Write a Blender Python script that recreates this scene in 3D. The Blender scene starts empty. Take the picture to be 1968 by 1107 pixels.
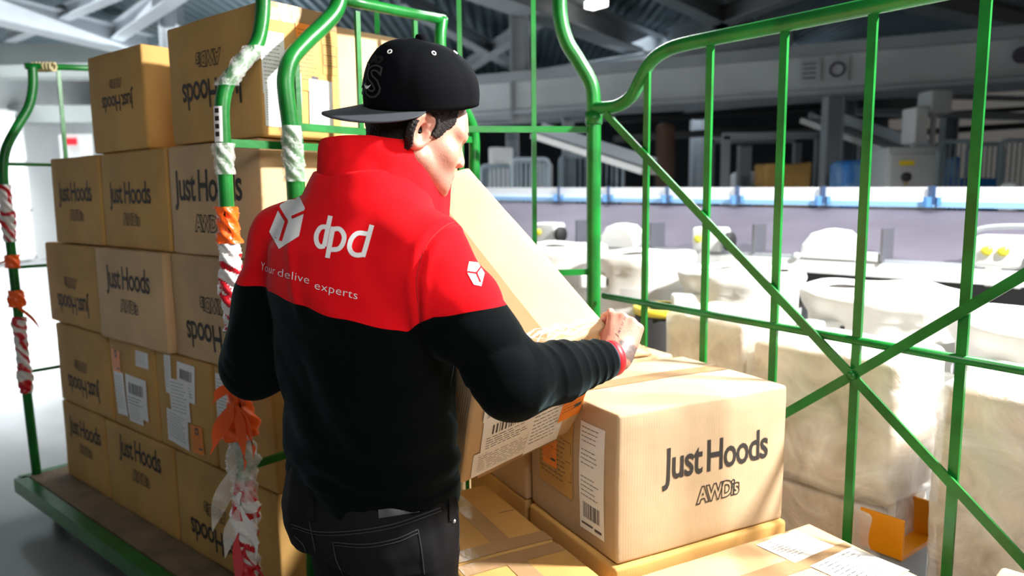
import bpy, bmesh, math, random
import numpy as np
from mathutils import Vector, Matrix, Quaternion, noise
from mathutils.bvhtree import BVHTree

random.seed(7)
RNG = np.random.default_rng(7)
SC = bpy.context.scene
COL = SC.collection

# ------------------------------------------------------------------ camera
CX, CY, F, PT, RL, CZ = 984.0, 553.5, 1405.4, 0.1272, -0.0099, 1.45
cam_d = bpy.data.cameras.new('camera')
cam = bpy.data.objects.new('camera', cam_d)
COL.objects.link(cam)
cam_d.sensor_width = 36.0
cam_d.lens = 36.0 * F / 1968.0
cam_d.clip_start = 0.05
cam_d.clip_end = 200
cam.matrix_world = Matrix.Translation((0, 0, CZ)) @ Matrix.Rotation(math.pi / 2 - PT, 4, 'X') @ Matrix.Rotation(RL, 4, 'Z')
cam_d.dof.use_dof = True
cam_d.dof.focus_distance = 1.5
cam_d.dof.aperture_fstop = 2.8
SC.camera = cam

# ------------------------------------------------------------------ world, lamps, exposure
SC.view_settings.view_transform = 'Standard'
SC.view_settings.look = 'None'
SC.view_settings.gamma = 1.0
SC.view_settings.use_curve_mapping = False
SC.view_settings.exposure = 0.0
world = bpy.data.worlds.new('world')
SC.world = world
world.use_nodes = True
bg = world.node_tree.nodes['Background']
bg.inputs['Color'].default_value = (1.0, 0.95, 0.88, 1)
bg.inputs['Strength'].default_value = 0.10


def area(name, loc, target, size, energy, color=(1, 1, 1), sizey=None, spread=math.pi):
    d = bpy.data.lights.new(name, 'AREA')
    d.energy = energy
    d.color = color
    d.size = size
    d.spread = spread
    if sizey:
        d.shape = 'RECTANGLE'
        d.size_y = sizey
    o = bpy.data.objects.new(name, d)
    COL.objects.link(o)
    o.location = loc
    o.rotation_euler = (Vector(target) - Vector(loc)).to_track_quat('-Z', 'Y').to_euler()
    return o


area('floodlight_over_sorter', (2.55, 1.45, 3.25), (0.4, 1.75, 0.9), 0.22, 500, (1.0, 0.98, 0.96))
area('sorter_strip_light', (2.2, 4.4, 3.4), (1.6, 3.6, 1.0), 2.6, 120, (0.97, 0.98, 1.0), 0.5)
area('far_belt_fill', (0.2, 6.2, 3.6), (-0.6, 5.9, 1.0), 3.0, 170, (0.97, 0.98, 1.0), 0.5)  # unseen light added to brighten the far left stretch of the belt
area('dock_daylight', (-6.8, 14.5, 4.3), (-6.6, 14.0, 0.0), 6.0, 2000, (0.95, 0.98, 1.0), 8.0, 2.0)
area('bay_floor_fill', (-5.6, 7.4, 4.4), (-5.6, 7.4, 0.0), 4.2, 900, (0.95, 0.98, 1.0), 4.6, 1.15)  # unseen overhead light added to whiten the floor beyond the left trolley
area('camera_side_fill', (0.45, 0.05, 2.15), (-0.2, 1.5, 1.0), 0.9, 25, (1.0, 0.95, 0.88), 0.5)  # unseen fill added beside the camera for the man's back and held carton
area('hall_light', (5.0, 16.0, 4.3), (4.0, 18.0, 1.0), 8.0, 330, (0.82, 0.92, 1.0), 5.0)

# ------------------------------------------------------------------ pixel helpers (photo frame 1968x1107)


def ray(px, py):
    x, y = px - CX, py - CY
    c, s = math.cos(-RL), math.sin(-RL)
    x, y = x * c - y * s, x * s + y * c
    u, v = x / F, -y / F
    return np.array([u, math.cos(PT) + v * math.sin(PT), -math.sin(PT) + v * math.cos(PT)])


def at(px, py, Y):
    d = ray(px, py)
    return np.array([0, 0, CZ]) + d * (Y / d[1])


def onz(px, py, z):
    d = ray(px, py)
    return np.array([0, 0, CZ]) + d * ((z - CZ) / d[2])


# ------------------------------------------------------------------ object helpers


def tag(o, label=None, cat=None, group=None, kind=None):
    if label:
        o['label'] = label
    if cat:
        o['category'] = cat
    if group:
        o['group'] = group
    if kind:
        o['kind'] = kind
    return o


def root(name, loc=(0, 0, 0), rz=0.0, label=None, cat=None, group=None, mat=None):
    o = bpy.data.objects.new(name, None)
    o.empty_display_size = 0.1
    COL.objects.link(o)
    if mat is not None:
        o.matrix_world = mat
    else:
        o.matrix_world = Matrix.Translation(Vector(loc)) @ Matrix.Rotation(rz, 4, 'Z')
    tag(o, label, cat, group)
    return o


class MB:
    """collects geometry of ONE object"""

    def __init__(self):
        self.v, self.f, self.m, self.sm = [], [], [], []

    def add(self, V, Fs, m=0, smooth=False):
        b = len(self.v)
        self.v.extend([tuple(map(float, p)) for p in V])
        for f in Fs:
            self.f.append(tuple(b + int(i) for i in f))
            self.m.append(m)
            self.sm.append(smooth)
        return self

    def box(self, c, s, m=0, M=None, r=0.0):
        hx, hy, hz = s[0] / 2, s[1] / 2, s[2] / 2
        if r > 0:
            V, Fs = round_box(s, r, 2)
            V = [(p[0] + c[0], p[1] + c[1], p[2] + c[2]) for p in V]
            if M is not None:
                V = [tuple(M @ Vector(p)) for p in V]
            return self.add(V, Fs, m, True)
        V = [(c[0] + x * hx, c[1] + y * hy, c[2] + z * hz) for z in (-1, 1) for y in (-1, 1) for x in (-1, 1)]
        if M is not None:
            V = [tuple(M @ Vector(p)) for p in V]
        return self.add(V, [(0, 2, 3, 1), (4, 5, 7, 6), (0, 1, 5, 4), (2, 6, 7, 3), (0, 4, 6, 2), (1, 3, 7, 5)], m)

    def beam(self, a, b, w, h, m=0, up=(0, 0, 1)):
        a, b = Vector(a), Vector(b)
        d = (b - a)
        L = d.length
        d.normalize()
        u = Vector(up)
        s = d.cross(u)
        if s.length < 1e-4:
            s = d.cross(Vector((1, 0, 0)))
        s.normalize()
        u = s.cross(d)
        M = Matrix((s.to_4d(), d.to_4d(), u.to_4d(), (0, 0, 0, 1))).transposed()
        for i in range(3):
            M[3][i] = 0
        M.translation = (a + b) / 2
        M[3][3] = 1
        return self.box((0, 0, 0), (w, L, h), m, M)

    def tube(self, pts, r, m=0, seg=12, cap=True, rr=None):
        V, Fs = tube_geo(pts, r, seg, cap, rr)
        return self.add(V, Fs, m, True)

    def build(self, name, mats, parent=None, bevel=0.0):
        if not isinstance(mats, (list, tuple)):
            mats = [mats]
        V = self.v
        if parent is not None:
            Mi = parent.matrix_world.inverted()
            V = [tuple(Mi @ Vector(p)) for p in V]
        me = bpy.data.meshes.new(name)
        me.from_pydata(V, [], self.f)
        for mt in mats:
            me.materials.append(mt)
        me.polygons.foreach_set('material_index', self.m)
        me.polygons.foreach_set('use_smooth', self.sm)
        me.update()
        o = bpy.data.objects.new(name, me)
        COL.objects.link(o)
        if parent is not None:
            o.parent = parent
        return o


def tube_geo(pts, r, seg=12, cap=True, rr=None):
    P = [Vector(p) for p in pts]
    n = len(P)
    T = []
    for i in range(n):
        t = (P[min(i + 1, n - 1)] - P[max(i - 1, 0)])
        T.append(t.normalized())
    ref = Vector((0, 0, 1)) if abs(T[0].z) < 0.9 else Vector((1, 0, 0))
    N = (ref - T[0] * ref.dot(T[0])).normalized()
    V, Fs = [], []
    for i in range(n):
        if i:
            N = (N - T[i] * N.dot(T[i]))
            N.normalize()
        B = T[i].cross(N)
        ri = rr[i] if rr is not None else r
        for k in range(seg):
            a = 2 * math.pi * k / seg
            V.append(P[i] + (N * math.cos(a) + B * math.sin(a)) * ri)
    for i in range(n - 1):
        for k in range(seg):
            k2 = (k + 1) % seg
            Fs.append((i * seg + k, i * seg + k2, (i + 1) * seg + k2, (i + 1) * seg + k))
    if cap:
        Fs.append(tuple(range(seg - 1, -1, -1)))
        Fs.append(tuple((n - 1) * seg + k for k in range(seg)))
    return V, Fs


def smooth_path(pts, n=8):
    """Catmull-Rom through points"""
    P = [np.array(p, float) for p in pts]
    P = [2 * P[0] - P[1]] + P + [2 * P[-1] - P[-2]]
    out = []
    for i in range(1, len(P) - 2):
        a, b, c, d = P[i - 1], P[i], P[i + 1], P[i + 2]
        for k in range(n):
            t = k / n
            out.append(0.5 * ((2 * b) + (c - a) * t + (2 * a - 5 * b + 4 * c - d) * t * t + (3 * b - a - 3 * c + d) * t ** 3))
    out.append(P[-2])
    return out


def round_path(pts, rad, n=6):
    """polyline with filleted corners"""
    P = [np.array(p, float) for p in pts]
    out = [P[0]]
    for i in range(1, len(P) - 1):
        a, b, c = P[i - 1], P[i], P[i + 1]
        l1, l2 = np.linalg.norm(a - b), np.linalg.norm(c - b)
        q = min(rad, l1 * .48, l2 * .48)
        p0, p1 = b + (a - b) / l1 * q, b + (c - b) / l2 * q
        for k in range(n + 1):
            t = k / n
            out.append((1 - t) ** 2 * p0 + 2 * t * (1 - t) * b + t * t * p1)
    out.append(P[-1])
    return out


def round_box(s, r, n=3, sub=1, bulge=None):
    """rounded box, each face (sub) x (sub) cells between the rounded rims; centred"""
    h = np.array(s, float) / 2
    r = min(r, h.min() * .95)
    bm = bmesh.new()
    key = {}
    inner = h - r

    def ticks(L):
        a = [-L - r * (1 - k / n) for k in range(n)]
        mid = [-L + 2 * L * k / sub for k in range(sub + 1)]
        b = [L + r * ((k + 1) / n) for k in range(n)]
        return a + mid + b

    def vert(p):
        q = np.clip(p, -inner, inner)
        d = p - q
        # spherify the rim
        L = np.linalg.norm(d)
        if L > 1e-9:
            m = np.abs(d).max()
            d = d / L * r if L > 0 else d
        w = q + d
        if bulge is not None:
            w = bulge(w)
        kk = tuple(np.round(w, 6))
        if kk not in key:
            key[kk] = bm.verts.new(w)
        return key[kk]

    for ax in range(3):
        u, v = (ax + 1) % 3, (ax + 2) % 3
        tu, tv = ticks(inner[u]), ticks(inner[v])
        for sg in (-1, 1):
            grid = []
            for a in tu:
                row = []
                for b in tv:
                    p = np.zeros(3)
                    p[ax], p[u], p[v] = sg * h[ax], a, b
                    row.append(vert(p))
                grid.append(row)
            for i in range(len(tu) - 1):
                for j in range(len(tv) - 1):
                    q = [grid[i][j], grid[i + 1][j], grid[i + 1][j + 1], grid[i][j + 1]]
                    if sg < 0:
                        q.reverse()
                    if len(set(q)) == 4:
                        try:
                            bm.faces.new(q)
                        except ValueError:
                            pass
    bm.verts.index_update()
    V = [tuple(v.co) for v in bm.verts]
    Fs = [tuple(v.index for v in f.verts) for f in bm.faces]
    bm.free()
    return V, Fs


def lathe(profile, seg=24, c=(0, 0, 0), sx=1, sy=1):
    V, Fs = [], []
    n = len(profile)
    for (r, z) in profile:
        for k in range(seg):
            a = 2 * math.pi * k / seg
            V.append((c[0] + r * math.cos(a) * sx, c[1] + r * math.sin(a) * sy, c[2] + z))
    for i in range(n - 1):
        for k in range(seg):
            k2 = (k + 1) % seg
            Fs.append((i * seg + k, i * seg + k2, (i + 1) * seg + k2, (i + 1) * seg + k))
    return V, Fs


# ------------------------------------------------------------------ text to flat mesh
_tc = {}


def text_geo(s, outline=0.0, bold=0.0, space=1.0):
    """returns verts (x,y,z) with cap height 1 from baseline, faces; x from 0"""
    k = (s, outline, bold, space)
    if k in _tc:
        return _tc[k]
    c = bpy.data.curves.new('t', 'FONT')
    c.body = s
    c.size = 1.0
    c.offset = bold
    c.space_character = space
    c.resolution_u = 3
    if outline > 0:
        c.fill_mode = 'NONE'
        c.bevel_depth = outline
        c.bevel_resolution = 0
    o = bpy.data.objects.new('t', c)
    COL.objects.link(o)
    dg = bpy.context.evaluated_depsgraph_get()
    me = bpy.data.meshes.new_from_object(o.evaluated_get(dg))
    V = np.array([v.co[:] for v in me.vertices])
    Fs = [tuple(p.vertices) for p in me.polygons]
    bpy.data.objects.remove(o)
    bpy.data.curves.remove(c)
    bpy.data.meshes.remove(me)
    V[:, 0] -= V[:, 0].min()
    V[:, :2] /= 0.69
    _tc[k] = (V, Fs)
    return V, Fs


# ------------------------------------------------------------------ materials


def mat(name, col, rough=0.6, metal=0.0, spec=0.5, var=0.0, vscale=6.0, bump=0.0, bscale=40.0, sheen=0.0, coat=0.0, emis=None, es=0.0, stretch=None, col2=None, detail=4.0, space='Object'):
    m = bpy.data.materials.new(name)
    m.use_nodes = True
    nt = m.node_tree
    b = nt.nodes['Principled BSDF']
    b.inputs['Base Color'].default_value = (*col, 1)
    b.inputs['Roughness'].default_value = rough
    b.inputs['Metallic'].default_value = metal
    b.inputs['Specular IOR Level'].default_value = spec
    if sheen:
        b.inputs['Sheen Weight'].default_value = sheen
        b.inputs['Sheen Roughness'].default_value = 0.4
    if coat:
        b.inputs['Coat Weight'].default_value = coat
        b.inputs['Coat Roughness'].default_value = 0.1
    if emis:
        b.inputs['Emission Color'].default_value = (*emis, 1)
        b.inputs['Emission Strength'].default_value = es
    tc = nt.nodes.new('ShaderNodeTexCoord')
    src = tc.outputs[space]
    if stretch:
        mp = nt.nodes.new('ShaderNodeMapping')
        mp.inputs['Scale'].default_value = stretch
        nt.links.new(src, mp.inputs['Vector'])
        src = mp.outputs['Vector']
    if var > 0:
        n = nt.nodes.new('ShaderNodeTexNoise')
        n.inputs['Scale'].default_value = vscale
        n.inputs['Detail'].default_value = detail
        nt.links.new(src, n.inputs['Vector'])
        r = nt.nodes.new('ShaderNodeValToRGB')
        c2 = col2 if col2 else tuple(c * (1 - var) for c in col)
        r.color_ramp.elements[0].position = 0.35
        r.color_ramp.elements[1].position = 0.65
        r.color_ramp.elements[0].color = (*c2, 1)
        r.color_ramp.elements[1].color = (*[min(1, c * (1 + var * .4)) for c in col], 1)
        nt.links.new(n.outputs['Fac'], r.inputs['Fac'])
        nt.links.new(r.outputs['Color'], b.inputs['Base Color'])
    if bump > 0:
        n2 = nt.nodes.new('ShaderNodeTexNoise')
        n2.inputs['Scale'].default_value = bscale
        n2.inputs['Detail'].default_value = 3
        nt.links.new(src, n2.inputs['Vector'])
        bp = nt.nodes.new('ShaderNodeBump')
        bp.inputs['Strength'].default_value = bump
        bp.inputs['Distance'].default_value = 0.01
        nt.links.new(n2.outputs['Fac'], bp.inputs['Height'])
        nt.links.new(bp.outputs['Normal'], b.inputs['Normal'])
    return m


def film_mat(name, alpha=0.35, tint=(0.9, 0.9, 0.88), bscale=14.0, rough=0.12):
    m = bpy.data.materials.new(name)
    m.use_nodes = True
    nt = m.node_tree
    b = nt.nodes['Principled BSDF']
    b.inputs['Base Color'].default_value = (*tint, 1)
    b.inputs['Roughness'].default_value = rough
    b.inputs['Specular IOR Level'].default_value = 0.8
    tc = nt.nodes.new('ShaderNodeTexCoord')
    n = nt.nodes.new('ShaderNodeTexNoise')
    n.inputs['Scale'].default_value = bscale
    n.inputs['Detail'].default_value = 5
    n.inputs['Distortion'].default_value = 1.2
    nt.links.new(tc.outputs['Object'], n.inputs['Vector'])
    bp = nt.nodes.new('ShaderNodeBump')
    bp.inputs['Strength'].default_value = 0.9
    bp.inputs['Distance'].default_value = 0.02
    nt.links.new(n.outputs['Fac'], bp.inputs['Height'])
    nt.links.new(bp.outputs['Normal'], b.inputs['Normal'])
    mr = nt.nodes.new('ShaderNodeMapRange')
    mr.inputs['From Min'].default_value = 0.3
    mr.inputs['From Max'].default_value = 0.75
    mr.inputs['To Min'].default_value = alpha * 0.55
    mr.inputs['To Max'].default_value = min(1, alpha * 1.7)
    nt.links.new(n.outputs['Fac'], mr.inputs['Value'])
    nt.links.new(mr.outputs['Result'], b.inputs['Alpha'])
    return m


def card_mat(name, col, lines=0.10, axis='X'):
    """corrugated cardboard: fibre speckle, soft stains, flute lines"""
    m = mat(name, col, rough=0.72, spec=0.18, var=0.18, vscale=3.5)
    nt = m.node_tree
    b = nt.nodes['Principled BSDF']
    tc = nt.nodes.new('ShaderNodeTexCoord')
    w = nt.nodes.new('ShaderNodeTexWave')
    w.wave_type = 'BANDS'
    w.bands_direction = axis
    w.inputs['Scale'].default_value = 42
    w.inputs['Distortion'].default_value = 0.6
    w.inputs['Detail'].default_value = 2
    nt.links.new(tc.outputs['Object'], w.inputs['Vector'])
    n = nt.nodes.new('ShaderNodeTexNoise')
    n.inputs['Scale'].default_value = 9
    n.inputs['Detail'].default_value = 6
    nt.links.new(tc.outputs['Object'], n.inputs['Vector'])
    mx = nt.nodes.new('ShaderNodeMath')
    mx.operation = 'MULTIPLY_ADD'
    mx.inputs[1].default_value = lines * 0.35
    nt.links.new(w.outputs['Fac'], mx.inputs[0])
    nt.links.new(n.outputs['Fac'], mx.inputs[2])
    bp = nt.nodes.new('ShaderNodeBump')
    bp.inputs['Strength'].default_value = 0.28
    bp.inputs['Distance'].default_value = 0.012
    nt.links.new(mx.outputs[0], bp.inputs['Height'])
    nt.links.new(bp.outputs['Normal'], b.inputs['Normal'])
    return m


M = {}
M['card'] = card_mat('cardboard', (0.58, 0.335, 0.105))
M['card2'] = card_mat('cardboard_pale', (0.66, 0.44, 0.235))
M['card5'] = card_mat('cardboard_lit', (0.50, 0.365, 0.225))  # cardboard copy, strong light on the front carton put into a paler colour
M['card3'] = card_mat('cardboard_ribbed', (0.62, 0.43, 0.24), 0.4, 'Y')
M['ink'] = mat('printing_ink', (0.022, 0.018, 0.015), 0.75)
M['print_grey'] = mat('label_print', (0.07, 0.07, 0.075), 0.7)
M['ink_soft'] = mat('faded_ink', (0.10, 0.07, 0.045), 0.8)
M['paper'] = mat('label_paper', (0.80, 0.80, 0.80), 0.55, bump=0.08, bscale=20)
M['orange'] = mat('orange_label', (0.95, 0.27, 0.02), 0.5)
M['tape'] = mat('parcel_tape', (0.36, 0.22, 0.11), 0.18, spec=0.7, bump=0.25, bscale=18)
M['green'] = mat('green_paint', (0.005, 0.155, 0.020), 0.34, spec=0.4, var=0.35, vscale=9, bump=0.05, bscale=60)
M['white_paint'] = mat('white_paint', (0.80, 0.81, 0.80), 0.4)
M['grey_paint'] = mat('grey_paint', (0.33, 0.36, 0.39), 0.5, var=0.1, vscale=2)
M['dark_metal'] = mat('dark_metal', (0.035, 0.038, 0.042), 0.45, metal=0.3)
M['steel'] = mat('steel', (0.55, 0.57, 0.60), 0.35, metal=0.8)
M['rubber'] = mat('rubber', (0.02, 0.02, 0.02), 0.7)
M['ply'] = mat('worn_plywood_deck', (0.24, 0.17, 0.10), 0.75, var=0.35, vscale=7, bump=0.2, bscale=50)
M['film'] = film_mat('stretch_film', 0.28)
M['card4'] = card_mat('wrapped_pale_board', (0.60, 0.49, 0.37), .03)
M['film3'] = film_mat('bale_wrap', 0.5, (0.92, 0.91, 0.89), 6.0, 0.25)
M['film2'] = film_mat('wrinkled_wrap', 0.34, (0.92, 0.91, 0.88), 9.0, 0.2)
M['red_tape'] = mat('red_barrier_tape', (0.55, 0.01, 0.02), 0.3)
M['white_tape'] = mat('white_barrier_tape', (0.75, 0.74, 0.72), 0.3)
M['orange_tape'] = mat('orange_ribbon', (1.0, 0.13, 0.01), 0.35)
# ================================================================== SETTING


def struct(mb, name, m):
    o = mb.build(name, m)
    o['kind'] = 'structure'
    return o


# floor: sealed grey concrete with joints and wear
fm = mat('sealed_concrete', (0.27, 0.28, 0.282), 0.2, spec=0.6, var=0.2, vscale=0.9, bump=0.03, bscale=30)
struct(MB().box((2, 13, -0.05), (30, 42, 0.1)), 'floor', fm)

# profiled steel roof deck
cm = bpy.data.materials.new('profiled_steel_deck')
cm.use_nodes = True
nt = cm.node_tree
b = nt.nodes['Principled BSDF']
b.inputs['Roughness'].default_value = 0.45
b.inputs['Metallic'].default_value = 0.2
tc = nt.nodes.new('ShaderNodeTexCoord')
nz = nt.nodes.new('ShaderNodeTexNoise')
nz.inputs['Scale'].default_value = 0.6
nt.links.new(tc.outputs['Object'], nz.inputs['Vector'])
rp = nt.nodes.new('ShaderNodeValToRGB')
rp.color_ramp.elements[0].color = (0.05, 0.085, 0.105, 1)
rp.color_ramp.elements[1].color = (0.15, 0.20, 0.22, 1)
nt.links.new(nz.outputs['Fac'], rp.inputs['Fac'])
nt.links.new(rp.outputs['Color'], b.inputs['Base Color'])
mb = MB()
# corrugated sheet geometry: ribs run along a diagonal of the hall
ZC = 4.9
nrib = 150
V, Fs = [], []
for i in range(nrib * 4 + 1):
    x = -13 + 30.0 * i / (nrib * 4)
    zz = ZC + (0.0 if (i % 4) in (0, 1) else 0.06)
    V.append((x, -7, zz))
    V.append((x, 33.5, zz))
for i in range(nrib * 4):
    Fs.append((2 * i, 2 * i + 1, 2 * i + 3, 2 * i + 2))
mb.add(V, Fs)
struct(mb, 'ceiling', cm)

wb = mat('dark_cladding', (0.045, 0.055, 0.065), 0.7, var=0.3, vscale=0.8)
struct(MB().box((2, 33.6, 2.5), (30, 0.2, 5.2)), 'wall_back', wb)
ww = mat('white_wall_panels', (0.78, 0.79, 0.79), 0.5, var=0.06, vscale=0.6)
mb = MB().box((-11.5, 14, 2.5), (0.2, 40, 5.2))
for k in range(12):
    mb.box((-11.38, -2 + k * 3, 1.6), (0.06, 0.06, 3.2))
struct(mb, 'wall_left', ww)

# roof girders and posts (building steel)
gp = M['grey_paint']
bw = mat('pale_girder_paint', (0.30, 0.325, 0.345), 0.5, var=0.12, vscale=1.5)
ntrim = [0]


def girder(a, c, h=0.35, w=0.22, m=None):
    """I-beam between two points"""
    a, c = Vector(a), Vector(c)
    mb = MB()
    up = Vector((0, 0, 1))
    t = 0.03
    mb.beam(a, c, t, h)
    mb.beam(a + up * h / 2, c + up * h / 2, w, t)
    mb.beam(a - up * h / 2, c - up * h / 2, w, t)
    ntrim[0] += 1
    return struct(mb, 'trim_%d' % ntrim[0], m or bw)


def post(px, Y, z0, z1, w=0.22, m=None):
    p = at(px, 300, Y)
    ntrim[0] += 1
    mb = MB()
    for dx in (-1, 1):
        mb.box((p[0] + dx * w / 2, Y, (z0 + z1) / 2), (0.03, w, z1 - z0))
    mb.box((p[0], Y, (z0 + z1) / 2), (w, 0.03, z1 - z0))
    return struct(mb, 'trim_%d' % ntrim[0], m or bw)


def ext(a, c, e0=0.0, e1=0.0):
    a, c = np.array(a), np.array(c)
    d = c - a
    return a - d * e0, c + d * e1


def gz(p, q, z0, z1=None, e0=0, e1=0, **k):
    a, c = onz(*p, z0), onz(*q, z1 if z1 else z0)
    a, c = ext(a, c, e0, e1)
    return girder(a, c, **k)


gz((1050, 12), (1330, 120), 4.45, e0=.6, e1=.25, h=.42, w=.5)
gz((930, 165), (1420, 90), 4.0, e0=.1, e1=.15, h=.25, w=.35)
gz((1230, 95), (1420, 20), 4.6, e0=.1, e1=.8, h=.3, w=.3)
gz((1800, 2), (1968, 42), 4.3, e0=1.2, e1=1.0, h=.3, w=.4)
gz((1330, 5), (1500, 90), 4.6, e0=.6, e1=.5, h=.3, w=.3)
gz((0, 18), (262, 84), 4.4, e0=.4, e1=.1, h=.4, w=.42)
gz((205, 75), (310, 2), 4.5, e0=.05, e1=.6, h=.25, w=.25)
gz((40, 60), (180, 0), 4.6, e0=.2, e1=.6, h=.2, w=.2)
gz((880, 60), (1000, 130), 4.55, e0=.6, e1=.3, h=.25, w=.25, m=gp)
gz((1000, 60), (880, 140), 4.5, e0=.3, e1=.2, h=.22, w=.22, m=gp)
gz((1900, 150), (1500, 190), 4.3, e0=.2, e1=.6, h=.3, w=.3, m=gp)
gz((700, 120), (960, 175), 4.2, e0=.6, e1=.2, h=.3, w=.3, m=gp)
post(346, 13.5, 0, 4.9, 0.30)
post(1000, 12.0, 2.6, 4.9, 0.28)
post(1597, 10.2, 0, 3.4, 0.20, gp)
post(1625, 12.2, 0, 3.4, 0.18, gp)
post(1092, 12.5, 0, 2.8, 0.16, gp)
post(1340, 14.0, 0, 2.8, 0.22, gp)
post(1430, 12.0, 0, 2.2, 0.16, gp)
post(985, 15.0, 0, 2.8, 0.24, gp)
post(1820, 13.0, 0, 2.8, 0.2, gp)

# left: pale gallery band and bright loading bay behind the left trolley
lw = mat('pale_gallery_cladding', (0.25, 0.275, 0.27), 0.55, var=0.08, vscale=1.0)
for (ya, yb, Y) in ((86, 150, 15.0), (205, 238, 17.0)):
    p0, p1 = at(-250, ya, Y), at(420, ya - 6, Y)
    q0 = at(-250, yb, Y)
    ntrim[0] += 1
    struct(MB().beam((p0[0], Y, (p0[2] + q0[2]) / 2), (p1[0], Y + .6, (p0[2] + q0[2]) / 2), 0.5, p0[2] - q0[2]), 'trim_%d' % ntrim[0], lw)

# loading-bay openings with daylight behind translucent panels
day = mat('daylit_translucent_panel', (0.8, 0.82, 0.83), 0.5, emis=(0.93, 0.97, 1.0), es=0.9)
for k, (x, y) in enumerate(((-11.3, 6.5), (-11.3, 11.0), (-11.3, 15.5))):
    mb = MB().box((x, y, 1.75), (0.06, 3.4, 3.3), 0)
    for dy in (-1.7, -.85, 0, .85, 1.7):
        mb.box((x + .05, y + dy, 1.75), (0.07, 0.06, 3.36), 1)
    for dz in (.1, 1.2, 2.3, 3.4):
        mb.box((x + .05, y, dz), (0.07, 3.46, 0.06), 1)
    o = mb.build('window_%d' % (k + 1), [day, M['white_paint']])
    o['kind'] = 'structure'
struct(MB().box((-7.0, 19.5, 1.7), (9.5, 0.2, 3.4)).box((-7, 19.35, 0.15), (9.5, .1, .3)), 'wall_partition', ww)

# ================================================================== BACKGROUND THINGS
# overhead sorter gallery
A = at(1968, 112, 9.3)
Bq = at(1380, 166, 10.95)
a, c = ext(A, Bq, 0.5, 1.7)
r = root('overhead_conveyor_gallery', (a[0], a[1], 0), 0, 'long grey overhead conveyor gallery crossing the hall behind the cage', 'gallery')
hm = (A[2] + Bq[2]) / 2
a[2] = c[2] = hm
mb = MB().beam(a, c, 0.9, 0.46)
mb.build('housing', mat('gallery_cladding', (0.46, 0.49, 0.50), 0.6, var=0.15, vscale=1.2), r)
mb = MB()
up = np.array([0, 0, .27])
mb.beam(a + up, c + up, 1.15, 0.14)
mb.build('top_flange', bw, r)
mb = MB()
mb.beam(a - up, c - up, 1.0, 0.06)
mb.build('bottom_flange', gp, r)
dirg = (c - a) / np.linalg.norm(c - a)
nrm = np.cross(dirg, (0, 0, 1))
if nrm[1] > 0:
    nrm = -nrm


def plate_on_gallery(name, px0, px1, label, symbol):
    def hit(px):
        d = ray(px, 150)
        o = a + nrm * .47
        t = ((o - np.array([0, 0, CZ])) @ nrm) / (d @ nrm)
        p = np.array([0, 0, CZ]) + d * t
        return p
    p, q = hit(px0), hit(px1)
    p[2] = q[2] = hm
    mb = MB().beam(p + nrm * .02, q + nrm * .02, 0.02, 0.30, 0)
    if symbol:
        mid = (p + q) / 2 + nrm * .04
        if symbol == 'disc':
            Vv, Ff = lathe([(0.0, 0), (0.1, 0), (0.1, .01), (0.0, .01)], 20)
        else:
            Vv, Ff = lathe([(0.07, 0), (0.1, 0), (0.1, .01), (0.07, .01)], 20)
        MM = Matrix((Vector(dirg).to_4d(), Vector((0, 0, 1, 0)), Vector(nrm).to_4d(), (0, 0, 0, 1))).transposed()
        for i in range(3):
            MM[3][i] = 0
        MM[3][3] = 1
        MM.translation = Vector(mid)
        mb.add([tuple(MM @ Vector(v)) for v in Vv], Ff, 1)
    else:
        for k in range(4):
            zz = .1 - k * .06
            mb.beam(p * .85 + q * .15 + nrm * .035 + np.array([0, 0, zz]), p * .2 + q * .8 + nrm * .035 + np.array([0, 0, zz]), .005, .018, 1)
    o = mb.build(name, [mat('sign_plate', (0.42, 0.43, 0.46), 0.5), mat('sign_ink', (0.06, 0.06, 0.08), 0.6)])
    tag(o, label, 'sign')


plate_on_gallery('gallery_sign', 1537, 1576, 'small pale sign with grey lines on the overhead gallery, left of the steel post', None)
plate_on_gallery('gallery_sign', 1588, 1630, 'small pale sign partly hidden behind the steel post under the gallery', 'ring')
plate_on_gallery('gallery_sign', 1935, 1985, 'pale sign with a dark round symbol at the gallery\'s right end', 'disc')

# ceiling strip lamp
lm = mat('lamp_diffuser', (1, 1, 1), 0.4, emis=(1, 0.96, 0.88), es=6.0)
for (pxa, pxb, Z, lab) in (((1132, 12), (1160, 4), 4.55, 'glowing strip lamp on the girder near the top of the photo'),
                           ((1405, 96), (1425, 90), 4.77, 'small glowing lamp under the roof behind the sloping green top rail')):
    p, q = onz(*pxa, Z), onz(*pxb, Z)
    r = root('strip_lamp', (p + q) / 2, 0, lab, 'lamp')
    MB().beam(p + np.array([0, 0, .09]), q + np.array([0, 0, .09]), .24, .08).build('lamp_housing', M['white_paint'], r)
    MB().beam(p, q, .2, .1).build('lamp_diffuser', lm, r)

# ---- tilted belt sorter
PA, PB = np.array([3.9, 1.74]), np.array([-1.6, 7.32])     # near lower edge, right to left
dr = (PB - PA) / np.linalg.norm(PB - PA)
nn = np.array([-dr[1], dr[0]])
if nn[1] < 0:
    nn = -nn


def along(s, off, z):
    p = PA + dr * s + nn * off
    return np.array([p[0], p[1], z])


LS = np.linalg.norm(PB - PA)


def zr(s):
    return 1.355 + .1 * s / LS


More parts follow.
